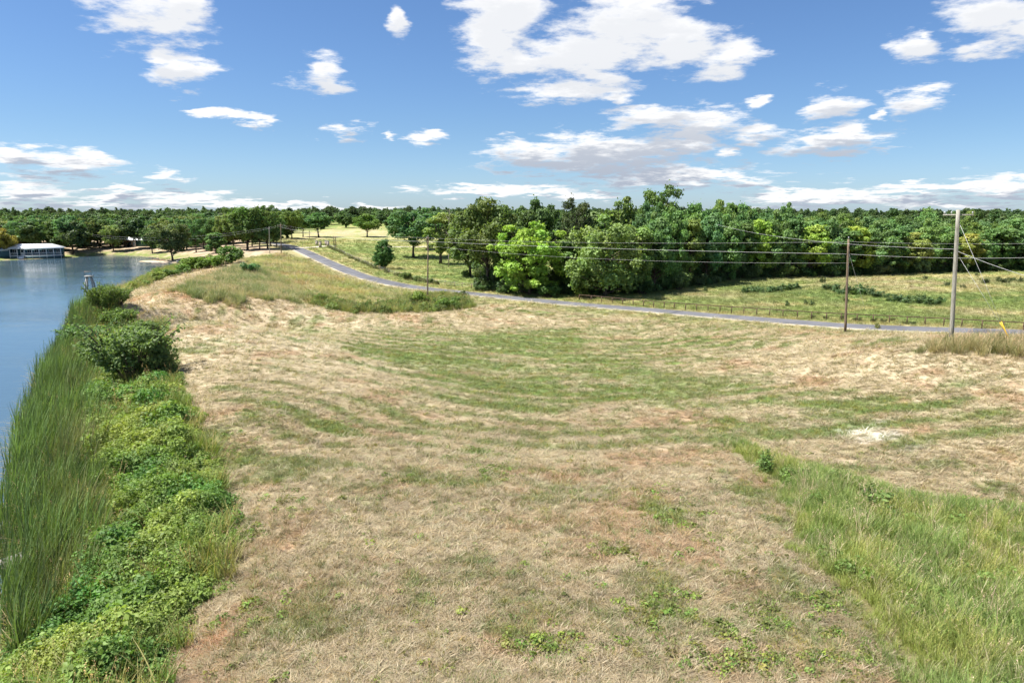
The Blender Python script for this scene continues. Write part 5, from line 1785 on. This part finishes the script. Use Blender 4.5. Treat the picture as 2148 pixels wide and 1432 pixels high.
# dry mown straw over the field
x, y = fan(190000, 13, 235, 43)
c, gw, wb, dr, lk = zones(x, y)
sv, stl, spd = sdist(x, y, Z_VEG), sdist(x, y, Z_TALL), sdist(x, y, Z_POLE)
ok = (sv > -0.3) & (stl > -0.3) & (dr > 2.45) & (lk > 0.5) & (wb < 0.5) & (RNG.uniform(0, 1, len(x)) > gw * 0.75)
x, y, c, gw = x[ok], y[ok], c[ok], gw[ok]
z = H(x, y)
d = np.hypot(x, y)
tint = c * RNG.uniform(0.70, 1.40, (len(x), 1))
u = RNG.uniform(0, 1, len(x))
for lo_, hi_, cc in ((0.0, 0.15, (0.58, 0.50, 0.36)), (0.20, 0.29, BROWN), (0.29, 0.37, (0.40, 0.27, 0.11)), (0.37, 0.44, (0.45, 0.36, 0.28)), (0.46, 0.54, (0.40, 0.41, 0.25))):
    m_ = (u >= lo_) & (u < hi_)
    k_ = (0.65 - 0.45 * sstep(d[m_], 25, 70))[:, None]
    tint[m_] = (1 - k_) * tint[m_] + k_ * np.array(cc) * RNG.uniform(0.7, 1.2, (m_.sum(), 1))
scl = (0.44 + 0.0125 * d) * RNG.uniform(0.6, 1.35, len(x))
rot = rot_z(len(x), 0.08)
rot[:, 2] = np.arctan2(x - MOW_C[0], -(y - MOW_C[1])) + RNG.normal(0, 1, len(x)) * (1.5 - 1.1 * sstep(d, 22, 50))
scatter('mown_straw', 'straw', np.column_stack([x, y, z]), rot, scl, RNG.integers(0, 8, len(x)), tint, 'dry mown straw lying over the field', 'straw')

# green turf tufts in the field where the ground is green
x, y = fan(160000, 13, 130)
c, gw, wb, dr, lk = zones(x, y)
sv, stl = sdist(x, y, Z_VEG), sdist(x, y, Z_TALL)
ok = (sv > -0.3) & (stl > -0.3) & (dr > 2.45) & (lk > 0.5) & (wb < 0.5) & (RNG.uniform(0, 1, len(x)) < gw * 0.75 + 0.035)
x, y = x[ok], y[ok]
z = H(x, y)
d = np.hypot(x, y)
tint = np.array([0.172, 0.215, 0.072]) * RNG.uniform(0.65, 1.35, (len(x), 1)) * (1 + RNG.uniform(-0.12, 0.12, (len(x), 3)))
yl = RNG.uniform(0, 1, len(x)) < 0.3
tint[yl] *= np.array([1.5, 1.15, 0.9])
scl = (0.75 + 0.009 * d) * RNG.uniform(0.6, 1.4, len(x))
scatter('field_turf', 'turf', np.column_stack([x, y, z]), rot_z(len(x), 0.1), scl, RNG.integers(0, 6, len(x)), tint, 'patches of short green grass in the mown field', 'grass')

# broad-leaved weeds in the nearer field
WEED = [(Blob(*b), w) for *b, w in [(1410, 1290, 90, 45, 0.9), (1660, 1340, 120, 60, 1.0), (1130, 1350, 80, 26, 0.7), (1390, 1065, 50, 24, 0.9), (1160, 1205, 60, 12, 0.9), (1290, 1155, 50, 12, 0.9), (1030, 990, 45, 16, 0.8), (985, 945, 25, 7, 0.9), (1500, 870, 80, 16, 0.5),
                                       (470, 940, 60, 80, 0.6), (480, 1130, 50, 70, 0.7), (520, 1290, 40, 40, 0.5), (1470, 1130, 60, 40, 0.25), (1720, 1250, 60, 60, 0.5), (700, 895, 40, 12, 0.5), (860, 1010, 50, 8, 0.4), (1120, 1080, 40, 10, 0.4)]]
x, y = fan(60000, 13, 50, 38)
w = bsum(WEED, x, y)
ok = (RNG.uniform(0, 1, len(x)) < w * 0.55 * sstep(fbm(x / 0.8, y / 0.8, 3, 23), 0.40, 0.60) + 0.006) & (sdist(x, y, Z_VEG) > -0.5) & (sdist(x, y, Z_TALL) > -0.4)
x, y = x[ok], y[ok]
tint = np.array([0.185, 0.235, 0.055]) * RNG.uniform(0.6, 1.5, (len(x), 1)) * (1 + RNG.uniform(-0.2, 0.2, (len(x), 3)))
scatter('field_weeds', 'weed', np.column_stack([x, y, H(x, y)]), rot_z(len(x), 0.2), RNG.uniform(0.55, 1.3, len(x)), RNG.integers(0, 7, len(x)), tint, 'low broad-leaved weeds dotted in the mown field', 'weeds')

# stubborn little tussocks the mower left, browner and darker than the straw
x, y = fan(9000, 14, 75, 38)
ok = (sdist(x, y, Z_VEG) > -0.2) & (sdist(x, y, Z_TALL) > 0.1) & (RNG.uniform(0, 1, len(x)) < sstep(fbm(x / 3.2, y / 3.2, 3, 107), 0.46, 0.62) * 0.8)
x, y = x[ok], y[ok]
cc = np.array([[0.20, 0.20, 0.085], [0.24, 0.19, 0.10], [0.30, 0.26, 0.13], [0.17, 0.21, 0.075]])[RNG.integers(0, 4, len(x))]
scatter('field_tussocks', 'meadow', np.column_stack([x, y, H(x, y)]), rot_z(len(x), 0.2), np.column_stack([RNG.uniform(0.3, 0.6, len(x))] * 2 + [RNG.uniform(0.16, 0.34, len(x))]), RNG.integers(0, 7, len(x)), cc * RNG.uniform(0.7, 1.3, (len(x), 1)), 'small brownish grass tussocks left standing in the mown field', 'grass')

# reeds in the pond margin
x, y = poly_points(Z_REED, 5.6)
z = np.maximum(H(x, y), -0.45)
edge = sdist(x, y, Z_REED)
lk = sdist(x, y, LAKE)
ok = RNG.uniform(0, 1, len(x)) < np.where(lk < -0.6, 0.6, 1.0)
cul = np.hypot(x - cu.location.x - 0.1, (y - cu.location.y + 1.0) * 0.6)
ok &= cul > 1.15
x, y, z, lk = x[ok], y[ok], z[ok], lk[ok]
n1 = fbm(x / 2.2, y / 2.2, 3, 33)
tint = np.array([0.135, 0.205, 0.066]) * (0.45 + 1.15 * n1)[:, None] * RNG.uniform(0.55, 1.5, (len(x), 1))
mixc = np.clip(sstep(lk, 0.6, 4.0) * 0.95 * sstep(fbm(x / 1.5, y / 1.5, 3, 35), 0.4, 0.62), 0, 1)[:, None]
tint = tint * (1 - mixc) + np.array([0.30, 0.275, 0.135]) * RNG.uniform(0.7, 1.3, (len(x), 1)) * mixc
rot = rot_z(len(x))
rot[:, 2] = RNG.normal(0, 0.45, len(x))
scl = RNG.uniform(0.62, 1.15, len(x)) * (1 - 0.35 * sstep(lk, 2.0, 5.5)) * (0.85 + 0.3 * n1)
scatter('reeds', 'reed', np.column_stack([x, y, z]), rot, scl, RNG.integers(0, 8, len(x)), tint, 'dense green reeds along the edge of the pond', 'reeds')

# leafy growth on the bank
x, y = poly_points(Z_VEG, 9.0, 1.1)
d = np.hypot(x, y)
sr = sdist(x, y, Z_REED)
sv = -sdist(x, y, Z_VEG)
lk = sdist(x, y, LAKE)
ok = (sr > -0.6) & (lk > 0.3) & (RNG.uniform(0, 1, len(x)) < np.where(d < 45, 1.0, 0.55))
x, y, d, sv = x[ok], y[ok], d[ok], sv[ok]
hh = (0.12 + 0.85 * sstep(fbm(x / 2.6, y / 2.6, 3, 37), 0.3, 0.72) + 0.75 * fbm(x / 0.9, y / 0.9, 2, 113)) * sstep(sv, 0.0, 1.8)
hue = fbm(x / 2.0, y / 2.0, 3, 39)
z = H(x, y) + hh * RNG.uniform(0.35, 1.0, len(x)) - 0.05
tint = np.array([0.100, 0.165, 0.038])[None] * (1 - hue[:, None]) * 1.7 + np.array([0.150, 0.180, 0.045])[None] * hue[:, None] * 0.8
tint = np.array([0.205, 0.295, 0.070])[None] * (1 + (hue[:, None] - 0.5) * np.array([1.7, 0.7, 0.8])[None]) * RNG.uniform(0.75, 1.25, (len(x), 1))
scl = RNG.uniform(0.65, 1.15, len(x)) * (0.75 + 0.25 * sstep(sv, 0, 2)) * np.where(d < 45, 1, 1.25)
scatter('bank_vines', 'vine', np.column_stack([x, y, z]), rot_z(len(x), 0.3), scl, RNG.integers(0, 7, len(x)), tint, 'tangle of bright green vines and brambles on the pond bank', 'vines')
# grasses poking through it
x, y = poly_points(Z_VEG, 3.2, 1.1)
lk = sdist(x, y, LAKE)
d = np.hypot(x, y)
sv = -sdist(x, y, Z_VEG)
ok = (lk > 0.6) & ((fbm(x / 3, y / 3, 3, 43) > 0.52) | (d > 75))
x, y, d = x[ok], y[ok], d[ok]
tint = np.where((RNG.uniform(0, 1, len(x)) < 0.6)[:, None], np.array([0.20, 0.26, 0.06]), np.array([0.36, 0.33, 0.13])) * RNG.uniform(0.7, 1.3, (len(x), 1))
scatter('bank_grass', 'meadow', np.column_stack([x, y, H(x, y)]), rot_z(len(x), 0.1), RNG.uniform(0.9, 1.5, len(x)) * np.where(d > 75, 1.25, 1.0), RNG.integers(0, 7, len(x)), tint, 'yellowish tall grass growing through the bank vines', 'grass')

# tall grass in the wet hollow at the lower right
x, y = poly_points(Z_TALL, 24, 0.9)
ed = -sdist(x, y, Z_TALL)
n1 = fbm(x / 2.4, y / 2.4, 3, 53)
n2 = fbm(x / 1.1, y / 1.1, 3, 57)
tint = np.array([0.185, 0.265, 0.070]) * (0.65 + 0.7 * n2)[:, None]
t = sstep(n1, 0.45, 0.65)[:, None]
tint = tint * (1 - t) + np.array([0.275, 0.325, 0.082]) * t
tint *= RNG.uniform(0.7, 1.3, (len(x), 1))
dry = RNG.uniform(0, 1, len(x)) < 0.13
tint[dry] = np.array([0.52, 0.46, 0.29]) * RNG.uniform(0.7, 1.2, (dry.sum(), 1))
scl = RNG.uniform(0.5, 0.95, len(x)) * (0.45 + 0.55 * sstep(ed, 0, 2.0)) * (0.7 + 0.6 * n2)
scatter('tall_grass', 'meadow', np.column_stack([x, y, H(x, y)]), rot_z(len(x), 0.12), scl, RNG.integers(0, 7, len(x)), tint, 'lush tall green grass in the hollow at the lower right', 'grass')
x, y = poly_points(Z_TALL, 5, 0.9)
ok = (fbm(x / 1.7, y / 1.7, 3, 59) > 0.53) & (sdist(x, y, Z_TALL) < -0.9)
x, y = x[ok], y[ok]
scatter('hollow_weeds', 'vine', np.column_stack([x, y, H(x, y) + RNG.uniform(0.0, 0.35, len(x))]), rot_z(len(x), 0.3), RNG.uniform(0.4, 0.85, len(x)), RNG.integers(0, 7, len(x)),
        np.array([0.17, 0.26, 0.065]) * RNG.uniform(0.7, 1.3, (len(x), 1)), 'leafy weeds among the tall grass of the hollow', 'weeds')

# tall dry grass on the dam, ditch weeds, grass at the tall pole, slope and verges
x, y = poly_points(Z_DAM, 7, 4.0)
n1 = fbm(x / 3, y / 3, 3, 63)
t = sstep(n1, 0.35, 0.65)[:, None]
tint = (np.array([0.40, 0.37, 0.20]) * (1 - t) + np.array([0.215, 0.265, 0.11]) * t) * RNG.uniform(0.65, 1.4, (len(x), 1))
scatter('dam_grass', 'meadow', np.column_stack([x, y, H(x, y)]), rot_z(len(x), 0.12), RNG.uniform(0.7, 1.4, len(x)) * (0.4 + 1.1 * n1), RNG.integers(0, 7, len(x)), tint, 'unmown tall dry grass on the shoulder of the dam', 'grass')
x, y = poly_points(Z_SLOPE, 2.6, 4.0)
c, *_ = zones(x, y)
n1 = fbm(x / 5, y / 5, 3, 103)[:, None]
c = c * (0.75 + 1.1 * n1) * np.where(n1 > 0.52, 1, 1) + np.array([0.03, 0.05, 0.012]) * sstep(n1, 0.45, 0.65)
scatter('slope_grass', 'meadow', np.column_stack([x, y, H(x, y)]), rot_z(len(x), 0.12), RNG.uniform(0.35, 0.95, len(x)) * (0.6 + 0.8 * n1[:, 0]), RNG.integers(0, 7, len(x)), c * RNG.uniform(0.7, 1.3, (len(x), 1)), 'golden green grass on the slope between dam and road', 'grass')
x, y = poly_points(Z_DITCH, 7, 3.5)
n1 = fbm(x / 3.0, y / 3.0, 3, 65)[:, None]
tint = (np.array([0.180, 0.240, 0.07]) * (1 - n1) + np.array([0.27, 0.27, 0.085]) * n1) * RNG.uniform(0.65, 1.4, (len(x), 1)) * (1 + RNG.uniform(-0.15, 0.2, (len(x), 3)))
scatter('ditch_grass', 'meadow', np.column_stack([x, y, H(x, y)]), rot_z(len(x), 0.15), RNG.uniform(0.4, 1.3, len(x)) * (0.5 + 1.1 * fbm(x / 4, y / 4, 3, 67)), RNG.integers(0, 7, len(x)), tint, 'rank green grass and weeds in the ditch below the road', 'weeds')
x, y = poly_points(Z_DITCH, 1.2, 3.5)
scatter('ditch_weeds', 'scrub', np.column_stack([x, y, H(x, y) + RNG.uniform(0, 0.5, len(x))]), rot_z(len(x), 0.3), RNG.uniform(0.6, 1.25, len(x)), RNG.integers(0, 7, len(x)), np.array([0.135, 0.195, 0.055]) * RNG.uniform(0.55, 1.45, (len(x), 1)), 'leafy weeds among the ditch grass', 'weeds')
x, y = poly_points(Z_POLE, 6, 1.6)
tint = np.where((RNG.uniform(0, 1, len(x)) < 0.5)[:, None], np.array([0.40, 0.34, 0.18]), np.array([0.21, 0.22, 0.09])) * RNG.uniform(0.7, 1.3, (len(x), 1))
scatter('pole_grass', 'meadow', np.column_stack([x, y, H(x, y)]), rot_z(len(x), 0.15), RNG.uniform(0.8, 1.45, len(x)), RNG.integers(0, 7, len(x)), tint, 'dry uncut grass round the foot of the tall grey pole', 'grass')
# pasture sward and verges beyond the road
x, y = fan(110000, 75, 330, 42)
c, gw, wb, dr, lk = zones(x, y)
ok = (wb > 0.5) & (dr > 2.45) & (lk > 1)
x, y, c = x[ok], y[ok], c[ok]
d = np.hypot(x, y)
scatter('pasture_grass', 'turf', np.column_stack([x, y, H(x, y)]), rot_z(len(x), 0.1), (1.3 + 0.006 * d) * RNG.uniform(0.6, 1.4, len(x)), RNG.integers(0, 6, len(x)), c * RNG.uniform(0.7, 1.35, (len(x), 1)), 'rough yellow and green pasture grass beyond the road', 'grass')
